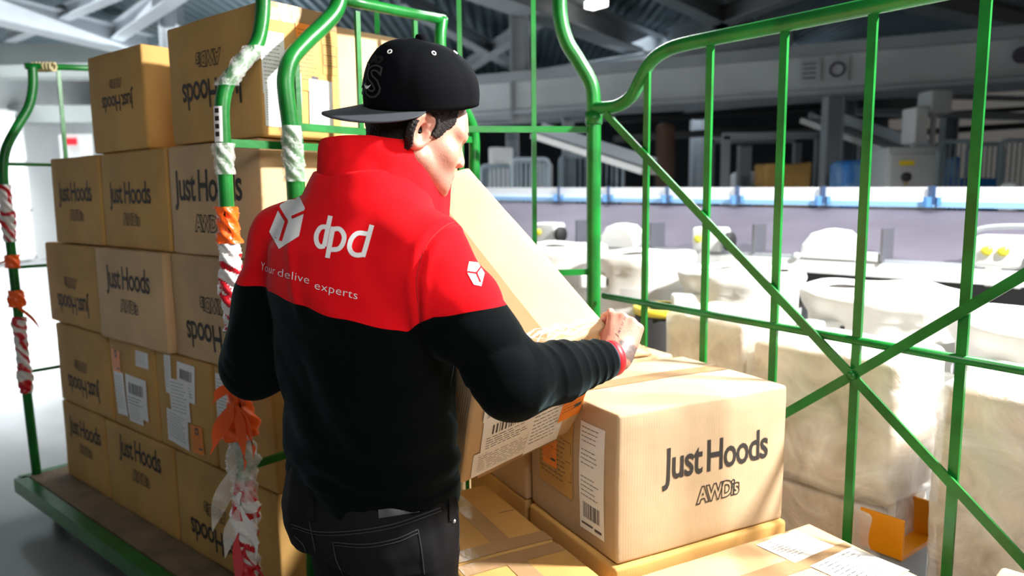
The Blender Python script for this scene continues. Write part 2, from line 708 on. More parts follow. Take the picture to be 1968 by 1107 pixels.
sorter = root('belt_sorter', (PA[0], PA[1], 0), 0, 'long tilted grey belt sorter with a white rail behind the mail bags', 'conveyor')
bl = mat('lilac_grey_belt', (0.095, 0.085, 0.112), 0.55, var=0.16, vscale=2.5, stretch=(1, 1, 3))
V, Fs = [], []
NS = 24
for i in range(NS + 1):
    s = LS * i / NS
    V += [along(s, 0.0, 1.075), along(s, 0.86, zr(s) - .055), along(s, 0.86, zr(s) - .12), along(s, 0.0, 1.0)]
for i in range(NS):
    for k in range(4):
        Fs.append((i * 4 + k, i * 4 + (k + 1) % 4, (i + 1) * 4 + (k + 1) % 4, (i + 1) * 4 + k))
MB().add(V, Fs, 0, False).build('belt', bl, sorter)
mb = MB()
mb.beam(along(0, -.02, 1.045), along(LS, -.02, 1.045), .05, .07, 0)
mb.beam(along(0, -.01, 1.09), along(LS, -.01, 1.09), .03, .02, 1)
mb.build('edge_profile', [M['white_paint'], M['grey_paint']], sorter)
mb = MB()
mb.beam(along(0, .06, .93), along(LS, .06, .93), .12, .2, 0)
mb.build('understructure', M['dark_metal'], sorter)
mb = MB()
a0, a1 = along(0, .90, zr(0)), along(LS, .90, zr(LS))
mb.beam(a0 + [0, 0, .035], a1 + [0, 0, .035], .07, .085, 0)
mb.build('rail', M['white_paint'], sorter)
mb = MB()
mb.beam(a0 - [0, .05, .025], a1 - [0, .05, .025], .05, .035, 0)
mb.build('blue_stripe', mat('pale_blue_profile', (0.30, 0.55, 0.85), 0.4), sorter)
clip_m = mat('blue_black_bracket', (0.03, 0.07, 0.16), 0.4)
on = np.array([0, 0, CZ])


def s_at(px, off):
    d = ray(px, 400)[:2]
    # PA + dr*s + nn*off = t*d
    Am = np.array([[dr[0], -d[0]], [dr[1], -d[1]]])
    s, t = np.linalg.solve(Am, -(PA + nn * off))
    return s


for px in (1075, 1170, 1283, 1417, 1581, 1790, 2050):
    s = s_at(px, .84)
    mb = MB()
    p = along(s, .83, zr(s))
    mb.box((p[0], p[1], p[2] + .03), (.02, .05, .11))
    mb.box((p[0] - .03, p[1] - .01, p[2] - .01), (.03, .04, .06), 1)
    mb.box((p[0] + .03, p[1] - .01, p[2] - .005), (.025, .04, .045), 1)
    mb.build('bracket', [clip_m, mat('bracket_blue', (0.10, 0.28, 0.60), 0.4)], sorter)
for s in np.linspace(.5, LS - .3, 6):
    p = along(s, .3, .42)
    MB().box(p, (.09, .09, .86)).build('stand', M['grey_paint'], sorter)

# ---- units along the sorter's lower edge
plm = mat('smoked_plate', (0.10, 0.105, 0.12), 0.15, spec=0.8)
unit_labels = {
    1050: ('drive', 'small white drive unit with dark wheel at the far left end of the sorter edge'),
    1192: ('hood', 'white rounded hood on the sorter edge right of the green corner post'),
    1362: ('drive', 'white drive unit with yellow mark behind the crossing diagonal bar on the sorter edge'),
    1600: ('hood', 'larger white rounded hood with dark plate on the sorter edge above the middle mail bag'),
    1928: ('drive', 'white box unit with two yellow lamps at the right end of the sorter'),
}
for px, (kind, lab) in unit_labels.items():
    s = s_at(px, -.02)
    p = along(s, .02, 1.09)
    rz = math.atan2(-dr[1], -dr[0])
    r = root('sorter_unit', p, rz, lab, 'machine unit')
    Mw = r.matrix_world
    mb = MB()
    if kind == 'hood':
        prof = [(-.16, 0), (-.15, .07), (-.10, .135), (-.02, .16), (.07, .15), (.13, .10), (.16, .02), (.16, 0)]
        V, Fs = [], []
        ys = (-.07, -.055, .055, .07)
        for j, yy in enumerate(ys):
            sc = .86 if j in (0, 3) else 1.0
            for (x, z) in prof:
                V.append(tuple(Mw @ Vector((x * sc, yy, z * sc))))
        n = len(prof)
        for j in range(3):
            for i in range(n - 1):
                Fs.append((j * n + i, j * n + i + 1, (j + 1) * n + i + 1, (j + 1) * n + i))
        Fs.append(tuple(range(n)))
        Fs.append(tuple(3 * n + i for i in range(n - 1, -1, -1)))
        mb.add(V, Fs, 0, False)
        mb.build('hood', M['white_paint'], r)
        mb = MB()
        mb.box((.27, .0, .085), (.012, .16, .17), 0, Mw)
        mb.build('baffle_plate', plm, r)
        mb = MB()
        mb.box((.22, -.05, .02), (.07, .05, .05), 0, Mw, .012)
        mb.build('foot', M['white_paint'], r)
        MB().box((-.17, -.07, .01), (.03, .03, .03), 0, Mw, .008).build('foot', M['white_paint'], r)
    else:
        mb.box((0, 0, .075), (.20, .13, .15), 0, Mw, .022)
        mb.box((-.02, -.02, -.04), (.07, .06, .1), 0, Mw, .01)
        mb.box((.08, -.04, -.06), (.03, .05, .06), 0, Mw, .006)
        mb.build('unit_body', M['white_paint'], r)
        V, Fs = lathe([(0, 0), (.055, 0), (.055, .03), (0, .03)], 20)
        W = Mw @ Matrix.Translation((.135, -.05, .07)) @ Matrix.Rotation(math.pi / 2, 4, 'Y')
        MB().add([tuple(W @ Vector(v)) for v in V], Fs, 0, True).build('wheel', M['rubber'], r)
        mb = MB()
        for k in ((-.045, .02) if px > 1800 else (-.05,)):
            V, Fs = lathe([(0, 0), (.024, 0), (.024, .012), (.012, .02), (0, .02)], 16)
            W = Mw @ Matrix.Translation((k, -.066, .08)) @ Matrix.Rotation(math.pi / 2, 4, 'X')
            mb.add([tuple(W @ Vector(v)) for v in V], Fs, 0, True)
        mb.build('yellow_lamp', mat('yellow_lens', (0.75, 0.68, 0.05), 0.25), r)
        MB().box((.30, .02, .09), (.012, .15, .17), 0, Mw).build('baffle_plate', plm, r)
        if px > 1800:
            pts = [Mw @ Vector(q) for q in ((-.14, -.03, -.02), (-.13, -.03, .12), (-.06, -.03, .185), (.2, -.03, .185), (.27, -.03, .1))]
            MB().tube(smooth_path(pts, 5), .012, 0, 8).build('guard_bow', M['grey_paint'], r)

# ---- mail bags hung in white ring holders
bagm = mat('white_bag_cloth', (0.80, 0.79, 0.75), 0.75, bump=0.35, bscale=7)
strip_m = mat('label_strip', (0.55, 0.55, 0.54), 0.4)
bags = [(1235, 488, 4.2, 'farthest white mail bag with a round rim, right of the green corner post'),
        (1425, 518, 3.62, 'white round mail bag hanging between the far bag and the bag with the marked strip'),
        (1692, 556, 2.92, 'large white mail bag with a marked label strip on its front'),
        (2030, 615, 2.32, 'white mail bag cut off by the right edge of the photo'),
        (1075, 472, 4.75, 'small white mail bag seen past the top edge of the held carton')]
for i, (px, py, Y, lab) in enumerate(bags):
    c = at(px, py, Y)
    Rb = .30
    r = root('mail_bag', (c[0], c[1], 0), 0, lab, 'mail bag', 'mail bags along the sorter')
    z = c[2]
    prof = [(Rb * .80, z - .012), (Rb * .93, z - .01), (Rb * .99, z + .008), (Rb * 1.02, z - .02), (Rb * .98, z - .06), (Rb * .90, z - .10), (Rb * .88, z - .2), (Rb * .9, z - .45), (Rb * .86, z - .75), (Rb * .7, .13), (0, .12)]
    V, Fs = lathe(prof, 44)
    rng = np.random.default_rng(i)
    ph = rng.uniform(0, 6, 4)
    V = np.array(V)
    th = np.arctan2(V[:, 1], V[:, 0])
    wv = 1 + .02 * np.sin(7 * th + ph[0] + V[:, 2] * 3) + .012 * np.sin(13 * th + ph[1] - V[:, 2] * 6)
    V[:, 0] *= wv
    V[:, 1] *= wv
    V[:, 2] += .007 * np.sin(5 * th + ph[2]) * (V[:, 2] > z - .15)
    MB().add(V + np.array([c[0], c[1], 0]), Fs, 0, True).build('bag', bagm, r)
    # loose cloth fill inside the rim
    V, Fs = [], []
    nr, ns = 7, 40
    for a in range(nr + 1):
        for k in range(ns):
            rr = Rb * .82 * a / nr
            t = 2 * math.pi * k / ns
            V.append((c[0] + rr * math.cos(t), c[1] + rr * math.sin(t), z - .015 - .10 * (1 - (a / nr) ** 2) + .012 * math.sin(3 * t + a * 1.7 + ph[3])))
    for a in range(nr):
        for k in range(ns):
            k2 = (k + 1) % ns
            Fs.append((a * ns + k, (a + 1) * ns + k, (a + 1) * ns + k2, a * ns + k2))
    MB().add(V, Fs, 0, True).build('lining', bagm, r)
    # ring holder arm with dark end cap
    mb = MB()
    mb.box((c[0] - Rb * .95, c[1] - .12, z - .14), (.17, .07, .075), 0, None, .012)
    mb.box((c[0] - Rb * .95, c[1] + .1, (z - .2) / 2), (.05, .05, z - .2), 0)
    mb.box((c[0] - Rb * .66 - .012, c[1] - .158, z - .14), (.032, .012, .04), 1)
    mb.build('ring_holder', [M['white_paint'], M['dark_metal']], r)
    # label strip curved round the front
    mb = MB()
    V, Fs = [], []
    for k in range(13):
        t = math.radians(-125 + 8 * k)
        for zz in (z - .24, z - .17):
            V.append((c[0] + Rb * .955 * math.cos(t), c[1] + Rb * .955 * math.sin(t), zz))
    for k in range(12):
        Fs.append((2 * k, 2 * k + 2, 2 * k + 3, 2 * k + 1))
    mb.add(V, Fs, 0, True)
    if i in (1, 2):
        Vt, Ft = text_geo('I- 172 .8', 0, .01)
        Vt2 = []
        for q in Vt:
            ang = math.radians(-124) + q[0] * .026 / Rb
            Vt2.append((c[0] + Rb * .962 * math.cos(ang), c[1] + Rb * .962 * math.sin(ang), z - .222 + q[1] * .036))
        mb.add(Vt2, Ft, 1)
    mb.build('label_strip', [strip_m, M['ink']], r)

# dark bin with yellow rim between the bags
p = at(1285, 588, 3.55)
r = root('black_bin', (p[0], p[1], 0), 0, 'black cylindrical bin with a yellow rim between the mail bags', 'bin')
V, Fs = lathe([(.0, .01), (.15, .01), (.165, p[2] - .03), (.15, p[2] - .03), (.14, .05), (0, .05)], 28, (p[0], p[1], 0))
MB().add(V, Fs, 0, True).build('bin_body', M['rubber'], r)
V, Fs = lathe([(.15, p[2] - .035), (.172, p[2] - .035), (.172, p[2]), (.15, p[2])], 28, (p[0], p[1], 0))
MB().add(V, Fs, 0, True).build('rim', mat('yellow_rim', (0.8, 0.62, 0.05), 0.4), r)

# ---- control cabinet beyond the sorter
p = at(1748, 384, 8.2)
q = at(1748, 282, 8.2)
r = root('control_cabinet', (p[0], 8.2, 0), 0, 'grey control cabinet with a yellow sticker and black knob behind the sorter', 'cabinet')
hx = .27
cab = mat('cabinet_grey', (0.50, 0.52, 0.52), 0.45)
MB().box((p[0], 8.4, q[2] / 2), (hx * 2, .4, q[2]), 0, None, .02).build('cabinet_body', cab, r)
MB().box((p[0], 8.19, q[2] - .55), (hx * 1.85, .03, .95), 0, None, .01).build('cabinet_door', cab, r)
k = at(1743, 313, 8.15)
MB().box(k, (.16, .01, .05)).build('yellow_sticker', mat('yellow_sticker', (0.9, 0.65, 0.02), 0.5), r)
k = at(1741, 340, 8.13)
V, Fs = lathe([(0, 0), (.05, 0), (.05, .03), (.02, .06), (0, .06)], 16)
W = Matrix.Translation(k) @ Matrix.Rotation(math.pi / 2, 4, 'X')
MB().add([tuple(W @ Vector(v)) for v in V], Fs, 0, True).build('knob', M['rubber'], r)
MB().box(at(1741, 352, 8.15), (.035, .02, .05)).build('lock', mat('brass', (0.6, 0.42, 0.2), 0.4, 0.6), r)
for (x0, y0, x1, y1, Y, lab) in ((1756, 205, 1786, 275, 8.75, 'tall narrow pale duct box above the control cabinet'), (1788, 172, 1832, 218, 8.75, 'wide grey box hanging under the gallery above the cabinet')):
    p, q = at(x0, y1, Y), at(x1, y0, Y)
    mb = MB().box(((p[0] + q[0]) / 2, Y + .15, (p[2] + q[2]) / 2), (q[0] - p[0], .3, q[2] - p[2]), 0, None, .015)
    mb.box(((p[0] + q[0]) / 2, Y - .005, (p[2] + q[2]) / 2), ((q[0] - p[0]) * .85, .012, (q[2] - p[2]) * .88))
    mb.box(((p[0] + q[0]) / 2, Y + .15, p[2] / 2), (.05, .05, p[2] + .02))
    tag(mb.build('junction_box', M['white_paint'] if x0 < 1780 else cab), lab, 'box')


# ---- mesh cage carts beyond the sorter
def cage(px0, px1, py_top, Y, n, m, lab, group, py_bot=384, name='mesh_cage'):
    a, c = at(px0, py_top, Y), at(px1, py_top, Y)
    z1, z0 = a[2], 0.12
    r = root(name, ((a[0] + c[0]) / 2, Y, 0), 0, lab, 'cage cart', group)
    R_ = .028
    D = .7
    for dy in (0, D):
        pts = [(a[0], Y + dy, z0), (a[0], Y + dy, z1), (c[0], Y + dy, z1), (c[0], Y + dy, z0)]
        MB().tube(round_path(pts, .08, 4), R_, 0, 8).build('frame', m, r)
    mb = MB()
    for k in range(1, n):
        x = a[0] + (c[0] - a[0]) * k / n
        for dy in (0, D):
            mb.tube([(x, Y + dy, z0), (x, Y + dy, z1)], .012, 0, 6)
    for zz in (.5, .9):
        for dy in (0, D):
            mb.tube([(a[0], Y + dy, zz), (c[0], Y + dy, zz)], .014, 0, 6)
    mb.build('mesh_bars', m, r)
    MB().box(((a[0] + c[0]) / 2, Y + D / 2, z0), (c[0] - a[0], D, .04)).build('deck', M['grey_paint'], r)
    for dx in (a[0] + .05, c[0] - .05):
        for dy in (.08, D - .08):
            V, Fs = lathe([(0, -.015), (.05, -.015), (.05, .015), (0, .015)], 12)
            W = Matrix.Translation((dx, Y + dy, .05)) @ Matrix.Rotation(math.pi / 2, 4, 'Y')
            MB().add([tuple(W @ Vector(v)) for v in V], Fs, 0, True).build('castor', M['rubber'], r)
    return r


pb = mat('pale_blue_frame', (0.55, 0.66, 0.70), 0.4)
gb = mat('grey_blue_bars', (0.33, 0.40, 0.45), 0.45)
cage(1806, 1880, 272, 9.35, 7, pb, 'pale blue framed cage cart right of the control cabinet', 'cage carts beyond the sorter')
cage(1925, 1998, 270, 9.5, 7, pb, 'pale blue framed cage cart at the right edge beyond the sorter', 'cage carts beyond the sorter')
cage(985, 1055, 306, 10.5, 8, gb, 'grey barred cage cart just right of the man\'s face', 'cage carts beyond the sorter')
cage(1082, 1198, 297, 11.5, 11, gb, 'wide grey barred cage cart behind the green corner post', 'cage carts beyond the sorter')
cage(925, 980, 318, 12.5, 6, gb, 'small far grey cage cart nearest the man\'s face', 'cage carts beyond the sorter')


def goods(px0, py0, px1, py1, Y, m, lab, name, cat, soft=.03, depth=.5):
    """stacked goods standing on the floor, top edge at py0"""
    p, q = at(px0, py1, Y), at(px1, py0, Y)
    h = q[2]
    w = q[0] - p[0]
    V, Fs = round_box((w, depth, h), soft, 3, 6, lambda v: v * (1 + .04 * noise.noise(Vector(v) * 3 + Vector((px0, 0, 0)))))
    mb = MB().add([(v[0] + (p[0] + q[0]) / 2, v[1] + Y + depth / 2, v[2] + h / 2) for v in V], Fs, 0, True)
    o = mb.build(name, m)
    tag(o, lab, cat)
    return o


bluem = mat('blue_sacks', (0.02, 0.16, 0.50), 0.5, var=0.5, vscale=5, col2=(0.25, 0.45, 0.7))
goods(1622, 306, 1682, 384, 9.0, bluem, 'blue printed sack pile between two grey posts beyond the sorter', 'sack_pile', 'sacks', .08)
goods(1882, 340, 1922, 390, 9.5, mat('blue_crate', (0.02, 0.22, 0.65), 0.4), 'bright blue crate between the pale blue cage carts', 'blue_crate', 'crate')
goods(1832, 300, 1850, 390, 9.55, bluem, 'narrow blue bundle inside the pale blue cage cart', 'blue_bundle', 'bundle', .04, .25)
goods(1470, 314, 1560, 384, 10.5, M['card'], 'brown carton stack beyond the sorter under the grey rack', 'carton_stack', 'cartons')
goods(1418, 330, 1460, 384, 12.5, M['paper'], 'whitish goods stack left of the brown cartons beyond the sorter', 'goods_stack', 'goods')
goods(940, 284, 985, 340, 14.0, M['paper'], 'bright white goods stack seen just right of the man\'s face', 'goods_stack', 'goods')
goods(1028, 312, 1062, 345, 13.2, M['paper'], 'white goods stack between the two grey cage carts', 'goods_stack', 'goods')
goods(1268, 235, 1300, 384, 12.0, mat('brown_roll', (0.10, 0.05, 0.03), 0.7), 'dark brown upright roll beyond the sorter left of the diagonal bar', 'upright_roll', 'roll', .1)
goods(1940, 350, 1965, 400, 7.2, M['white_paint'], 'white canister standing at the right edge beyond the sorter', 'white_canister', 'canister', .06, .2)
goods(1208, 360, 1232, 384, 10.4, M['card2'], 'small carton beyond the sorter next to the wide grey cage cart', 'far_carton', 'carton')

# grey rack frame
p0, p1 = at(1395, 262, 11.25), at(1575, 255, 11.25)
mb = MB()
for x in (p0[0], p1[0]):
    for yy in (11.25, 12.1):
        mb.box((x, yy, p0[2] / 2), (.11, .11, p0[2]))
mb.box(((p0[0] + p1[0]) / 2, 11.25, p0[2]), (p1[0] - p0[0] + .1, .11, .1))
mb.box(((p0[0] + p1[0]) / 2, 12.1, p0[2]), (p1[0] - p0[0] + .1, .11, .1))
mb.box(((p0[0] + p1[0]) / 2, 11.68, p0[2] - 1.1), (p1[0] - p0[0], .85, .05))
tag(mb.build('rack_frame', gp), 'grey steel rack frame beyond the sorter behind the thin green rods', 'rack')

# inclined chutes in the distance
for (pa, pb_, Y0, Y1, w, lab) in (((1040, 262), (1250, 330), 10.5, 9.5, .5, 'pale inclined chute sloping down right behind the diagonal green bar'),
                                  ((1570, 232), (1760, 300), 11.5, 9.6, .6, 'pale inclined chute sloping down towards the control cabinet')):
    p, q = at(*pa, Y0), at(*pb_, Y1)
    mb = MB().beam(p, q, w, .08, 0).beam(p + [0, -.3, .09], q + [0, -.3, .09], .05, .14, 1).beam(p + [0, .3, .09], q + [0, .3, .09], .05, .14, 1)
    mb.beam((p + q) / 2, ((p + q) / 2) * [1, 1, 0], .09, .09, 1)
    tag(mb.build('inclined_chute', [M['white_paint'], gp]), lab, 'chute')
# dark cable trays / pipes under the gallery
for k, (pa, pb_, Y) in enumerate((((900, 235), (1180, 225), 13.0), ((1180, 268), (1600, 240), 12.5), ((1640, 215), (1990, 225), 12.8), ((1640, 262), (1990, 240), 13.5))):
    p, q = at(*pa, Y), at(*pb_, Y)
    ntrim[0] += 1
    struct(MB().beam(p, q, .3, .1, 0).beam(p + [0, 0, .3], q + [0, 0, .3], .08, .08, 0), 'trim_%d' % ntrim[0], M['dark_metal'] if k % 2 else gp)

# white cabinet with red label at far left
p, q = at(118, 330, 11.0), at(172, 258, 11.0)
r = root('white_board', ((p[0] + q[0]) / 2, 11.0, 0), 0, 'white notice board with a red square behind the left trolley', 'board')
MB().box(((p[0] + q[0]) / 2, 11.03, (p[2] + q[2]) / 2), (q[0] - p[0], .05, q[2] - p[2]), 0).build('panel', M['white_paint'], r)
MB().box(((p[0] + q[0]) / 2, 11.06, p[2] / 2), (.06, .05, p[2])).build('post', M['grey_paint'], r)
k = at(137, 272, 10.99)
MB().box(k, (.16, .02, .1)).build('red_square', mat('red_sign', (0.75, 0.02, 0.04), 0.5), r)
# ================================================================== CARTONS


def face_frame(face, w, l, h):
    """maps (s,t) on a face (s centred, t centred) to local coords + normal; origin bottom centre"""
    if face == 'F':
        return lambda s, t: np.array([s, -l / 2, h / 2 + t]), np.array([0, -1., 0])
    if face == 'B':
        return lambda s, t: np.array([-s, l / 2, h / 2 + t]), np.array([0, 1., 0])
    if face == 'R':
        return lambda s, t: np.array([w / 2, s, h / 2 + t]), np.array([1., 0, 0])
    if face == 'L':
        return lambda s, t: np.array([-w / 2, -s, h / 2 + t]), np.array([-1., 0, 0])
    return lambda s, t: np.array([s, t, h]), np.array([0, 0, 1.])


def make_bulge(w, l, h, amp, seed):
    hx, hy, hz = w / 2, l / 2, h / 2
    off = Vector((seed * 3.7, seed * 1.3, seed * 2.1))

    def fn(p):                                  # p relative to box centre
        x, y, z = p
        a, b, c = x / hx, y / hy, z / hz
        q = np.array([x, y, z], float)
        q[0] += amp * a * (1 - b * b) * (1 - c * c)
        q[1] += amp * b * (1 - a * a) * (1 - c * c)
        q[2] += amp * .6 * c * (1 - b * b) * (1 - a * a)
        n = noise.noise_vector(Vector((x, y, z)) * 5 + off) * (amp * .55)
        n2 = noise.noise_vector(Vector((x, y, z)) * 17 + off) * (amp * .16)
        return q + np.array(n + n2)
    return fn


def carton(label, M0, dims, prints=(), papers=(), tape=None, group=None, m='card', seed=1, amp=.005, flap=True, name='carton'):
    """M0: 4x4 placing the bottom centre; local x = width, -y = printed face"""
    w, l, h = dims
    fn = make_bulge(w, l, h, amp, seed)
    V, Fs = round_box((w, l, h), .009, 2, 10, fn)
    c = np.array([0, 0, h / 2])
    mb = MB()
    mb.add([np.array(v) + c for v in V], Fs, 0, True)

    def lay(face, Vt, Ft, mi, off):
        fr, nr = face_frame(face, w, l, h)
        out = []
        for s, t in Vt:
            p = fr(s, t) - c
            out.append(fn(p) + c + nr * off)
        mb_t.add(out, Ft, mi)

    # printed marks belong to the surface of the box
    mb_t = mb
    for pr in prints:
        face, cs, ct, wd, inv, ink = pr
        fw = w if face in 'FBT' else l
        Va, Fa = text_geo('Just', 0, .016, .92)
        Vb, Fb = text_geo('Hoods', 0, .016, .92)
        Vb = Vb + np.array([Va[:, 0].max() + .24, 0, 0])
        V1 = np.concatenate([Va, Vb])
        F1 = Fa + [tuple(i + len(Va) for i in f) for f in Fb]
        W1 = V1[:, 0].max()
        k = wd / W1
        ky = k * 1.34                            # narrow grotesque
        P1 = np.stack([V1[:, 0] * k - wd / 2, V1[:, 1] * ky], 1)
        V2, F2 = text_geo('AWDis', .030, .055, .90)
        W2 = V2[:, 0].max()
        k2 = wd * .42 / W2
        P2 = np.stack([(V2[:, 0]) * k2 - wd * .20, V2[:, 1] * k2 * 1.15 - wd * .225], 1)
        cap = ky * 0.7
        for P, Ff in ((P1, F1), (P2, F2)):
            if inv:
                P = -P
            lay(face, P + np.array([cs, ct]), Ff, 1 if ink else 2, .0009)
    if flap:                                     # slit between the flaps on top, joint on the side
        lay('T', [(-w / 2 + .01, -.002), (w / 2 - .01, -.002), (w / 2 - .01, .002), (-w / 2 + .01, .002)], [(0, 1, 2, 3)], 2, .0008)
    o = mb.build(name, [M[m], M['ink'], M['ink_soft']])
    o.matrix_world = M0
    tag(o, label, 'carton', group)
    k = 0
    for pp in papers:
        face, cs, ct, pw, ph, ang, kind = pp[:7]
        mb_t = MB()
        ca, sa = math.cos(ang), math.sin(ang)

        def R2(P, cs=cs, ct=ct, ca=ca, sa=sa):
            return [(cs + x * ca - y * sa, ct + x * sa + y * ca) for x, y in P]
        nx, ny = 5, 5
        g = [(-pw / 2 + pw * i / nx, -ph / 2 + ph * j / ny) for j in range(ny + 1) for i in range(nx + 1)]
        gf = [(j * (nx + 1) + i, j * (nx + 1) + i + 1, (j + 1) * (nx + 1) + i + 1, (j + 1) * (nx + 1) + i) for j in range(ny) for i in range(nx)]
        base = .0016 + .0006 * (k % 5)
        k += 1
        lay(face, R2(g), gf, 0, base)
        rng = random.Random(int(seed * 31 + k))
        e = base + .0005

        def line(x0, y0, x1, y1, mi=1):
            lay(face, R2([(x0, y0), (x1, y0), (x1, y1), (x0, y1)]), [(0, 1, 2, 3)], mi, e)

        def txt(s, x, y, hh, mi=1):
            Vt, Ft = text_geo(s, 0, 0)
            lay(face, R2([(x + q[0] * hh, y + q[1] * hh) for q in Vt]), Ft, mi, e)
        if kind in ('form', 'orange', 'grid'):
            rows = 13 if ph > pw else 9
            for r_ in range(rows):
                y = ph * (.40 - .8 * r_ / rows)
                x = -pw * .42
                while x < pw * .25:
                    wl = rng.uniform(.04, .16) * pw
                    line(x, y, min(x + wl, pw * .42), y + ph * (.010 if ph > pw else .014), 1)
                    x += wl + pw * .03
            if kind == 'grid':
                for yy in (-.3, -.05, .2):
                    line(-pw * .46, ph * yy, pw * .46, ph * yy + .0016)
                for xx in (-.46, .05, .455):
                    line(pw * xx, -ph * .3, pw * xx + .0016, ph * .2)
        if kind in ('barcode', 'tall'):
            y0, y1 = (-.38 * ph, -.24 * ph) if kind == 'tall' else (.05 * ph, .32 * ph)
            x = -pw * .34
            while x < pw * .34:
                bw_ = rng.choice((.0012, .002, .003)) * (pw / .1)
                line(x, y0, x + bw_, y1)
                x += bw_ + rng.choice((.0012, .002, .003)) * (pw / .1)
            for r_ in range(16 if kind == 'tall' else 5):
                if kind == 'tall' and r_ in (4, 9, 10):
                    continue
                y = (.45 - .042 * r_) * ph if kind == 'tall' else (-.05 - .075 * r_) * ph
                x = -pw * .42
                while x < pw * rng.uniform(.0, .32):
                    wl = rng.uniform(.05, .14) * pw
                    line(x, y, x + wl, y + ph * (.0065 if kind == 'tall' else .018))
                    x += wl + pw * .025
            if kind == 'tall':
                line(-pw * .42, -.45 * ph, pw * .05, -.43 * ph)
                line(pw * .12, -.46 * ph, pw * .4, -.435 * ph)
        if kind == 'orange':
            s = min(pw, ph)
            line(-s * .14, ph * .18, s * .16, ph * .18 + s * .36, 1)
            lay(face, R2([(-s * .05, ph * .18 + s * .10), (s * .07, ph * .18 + s * .10), (s * .07, ph * .18 + s * .26), (-s * .05, ph * .18 + s * .26)]), [(0, 1, 2, 3)], 0, e + .0004)
            line(pw * .1, -ph * .33, pw * .42, -ph * .27, 1)
        paper_m = M['orange'] if kind == 'orange' else M['paper']
        if kind == 'grid':
            paper_m = M['card']
        nm = {'orange': 'orange_label', 'grid': 'printed_table'}.get(kind, 'shipping_label')
        po = mb_t.build(nm, [paper_m, M['ink_soft'] if kind == 'grid' else M['print_grey']])
        po.parent = o
        if kind == 'orange':
            po['label'] = 'orange sticker'
    for tp in (tape or ()):
        mb_t = MB()
        face, s0, t0, s1, t1, wd = tp
        n = 16
        d = np.array([s1 - s0, t1 - t0])
        d = d / np.linalg.norm(d)
        pv = np.array([-d[1], d[0]]) * wd / 2
        P, Ft = [], []
        for i in range(n + 1):
            q = np.array([s0, t0]) * (1 - i / n) + np.array([s1, t1]) * i / n
            P += [q - pv, q + pv]
        for i in range(n):
            Ft.append((2 * i, 2 * i + 2, 2 * i + 3, 2 * i + 1))
        lay(face, P, Ft, 0, .0012)
        to = mb_t.build('packing_tape', M['tape'])
        to.parent = o
    return o


# ---- the stack on the left trolley: its face plane runs along d, depth along n
SO = np.array([0, 1.4756 * 1.03])
SD = np.array([math.cos(-.6939), math.sin(-.6939)])
SN = np.array([-SD[1], SD[0]])
Z0, HB = .2, .3553


def SP(t, off, z):
    p = SO + SD * t + SN * off
    return np.array([p[0], p[1], z])


def stack_box(t0, t1, row, label, depth=.40, off=0.0, yaw=0.0, h=HB - .004, z=None, **k):
    w = t1 - t0 - .006
    p = SP((t0 + t1) / 2, off + depth / 2, Z0 + row * HB if z is None else z)
    Mx = Matrix.Translation(Vector(p)) @ Matrix.Rotation(-.6939 + yaw, 4, 'Z')
    return carton(label, Mx, (w, depth, h), **k)


G = 'cartons stacked on the left trolley'


def JH(inv=False, wd=.33, cs=0.0, ct=None, ink=True, face='F'):
    return (face, cs, (.045 if not inv else -.045) if ct is None else ct, wd, inv, ink)


ti = iter(range(1, 60))
# bottom row
stack_box(-2.66, -2.20, 0, 'bottom row carton at the far left end of the trolley deck, print upright', prints=[JH(wd=.33, cs=.02)], group=G, seed=1)
stack_box(-2.19, -1.60, 0, 'middle carton of the bottom row with upright print, left of the upside-down one', prints=[JH(wd=.36, cs=.02, ct=.06)], group=G, seed=2)
stack_box(-1.588, -.93, 0, 'bottom row carton with upside-down print beside the taped green post', depth=.55, prints=[JH(True, wd=.36, cs=-.05)],
          papers=[('R', -.02, -.02, .19, .22, .05, 'form'), ('R', -.0, .12, .22, .06, .03, 'form'), ('R', .14, -.06, .14, .2, .0, 'form')], group=G, seed=3)
# second row
stack_box(-2.655, -2.095, 1, 'second row carton at the left end with upside-down print', prints=[JH(True, wd=.34, cs=.0)], group=G, seed=4)
stack_box(-2.085, -1.692, 1, 'short-end carton with orange label and two low white labels, second row', depth=.57,
          papers=[('F', .10, .125, .10, .06, .0, 'form'), ('F', -.13, .085, .08, .09, .02, 'orange'), ('F', -.11, -.04, .10, .17, .06, 'form'), ('F', .04, -.03, .17, .16, -.02, 'barcode'), ('F', .02, -.10, .12, .07, .0, 'form')], group=G, seed=5, flap=False)
stack_box(-1.684, -1.284, 1, 'short-end carton with three overlapping white labels in the second row', depth=.57,
          papers=[('F', -.10, .10, .05, .14, .03, 'form'), ('F', .03, .09, .12, .13, -.03, 'barcode'), ('F', -.02, .02, .14, .14, .04, 'form'), ('F', -.05, -.09, .16, .12, -.06, 'form'), ('F', .09, -.10, .07, .10, .03, 'orange')], group=G, seed=6, flap=False)
stack_box(-1.275, -.925, 1, 'second row carton partly behind the orange ribbon on the green post', depth=.57,
          papers=[('F', -.11, .06, .09, .19, .0, 'form'), ('R', -.16, .02, .10, .17, 0, 'form')], group=G, seed=7, flap=False)
# third row
stack_box(-2.70, -2.115, 2, 'third row carton sticking out at the left end, print upside down', prints=[JH(True, wd=.34)], group=G, seed=8)
stack_box(-2.105, -1.528, 2, 'third row carton in the middle, set proud, with upright print', off=-.02, prints=[JH(wd=.37, cs=.0, ct=.03)], group=G, seed=9, m='card2')
stack_box(-1.52, -.935, 2, 'third row carton with upside-down print left of the man\'s elbow', prints=[JH(True, wd=.38, cs=-.01)], group=G, seed=10, m='card2')
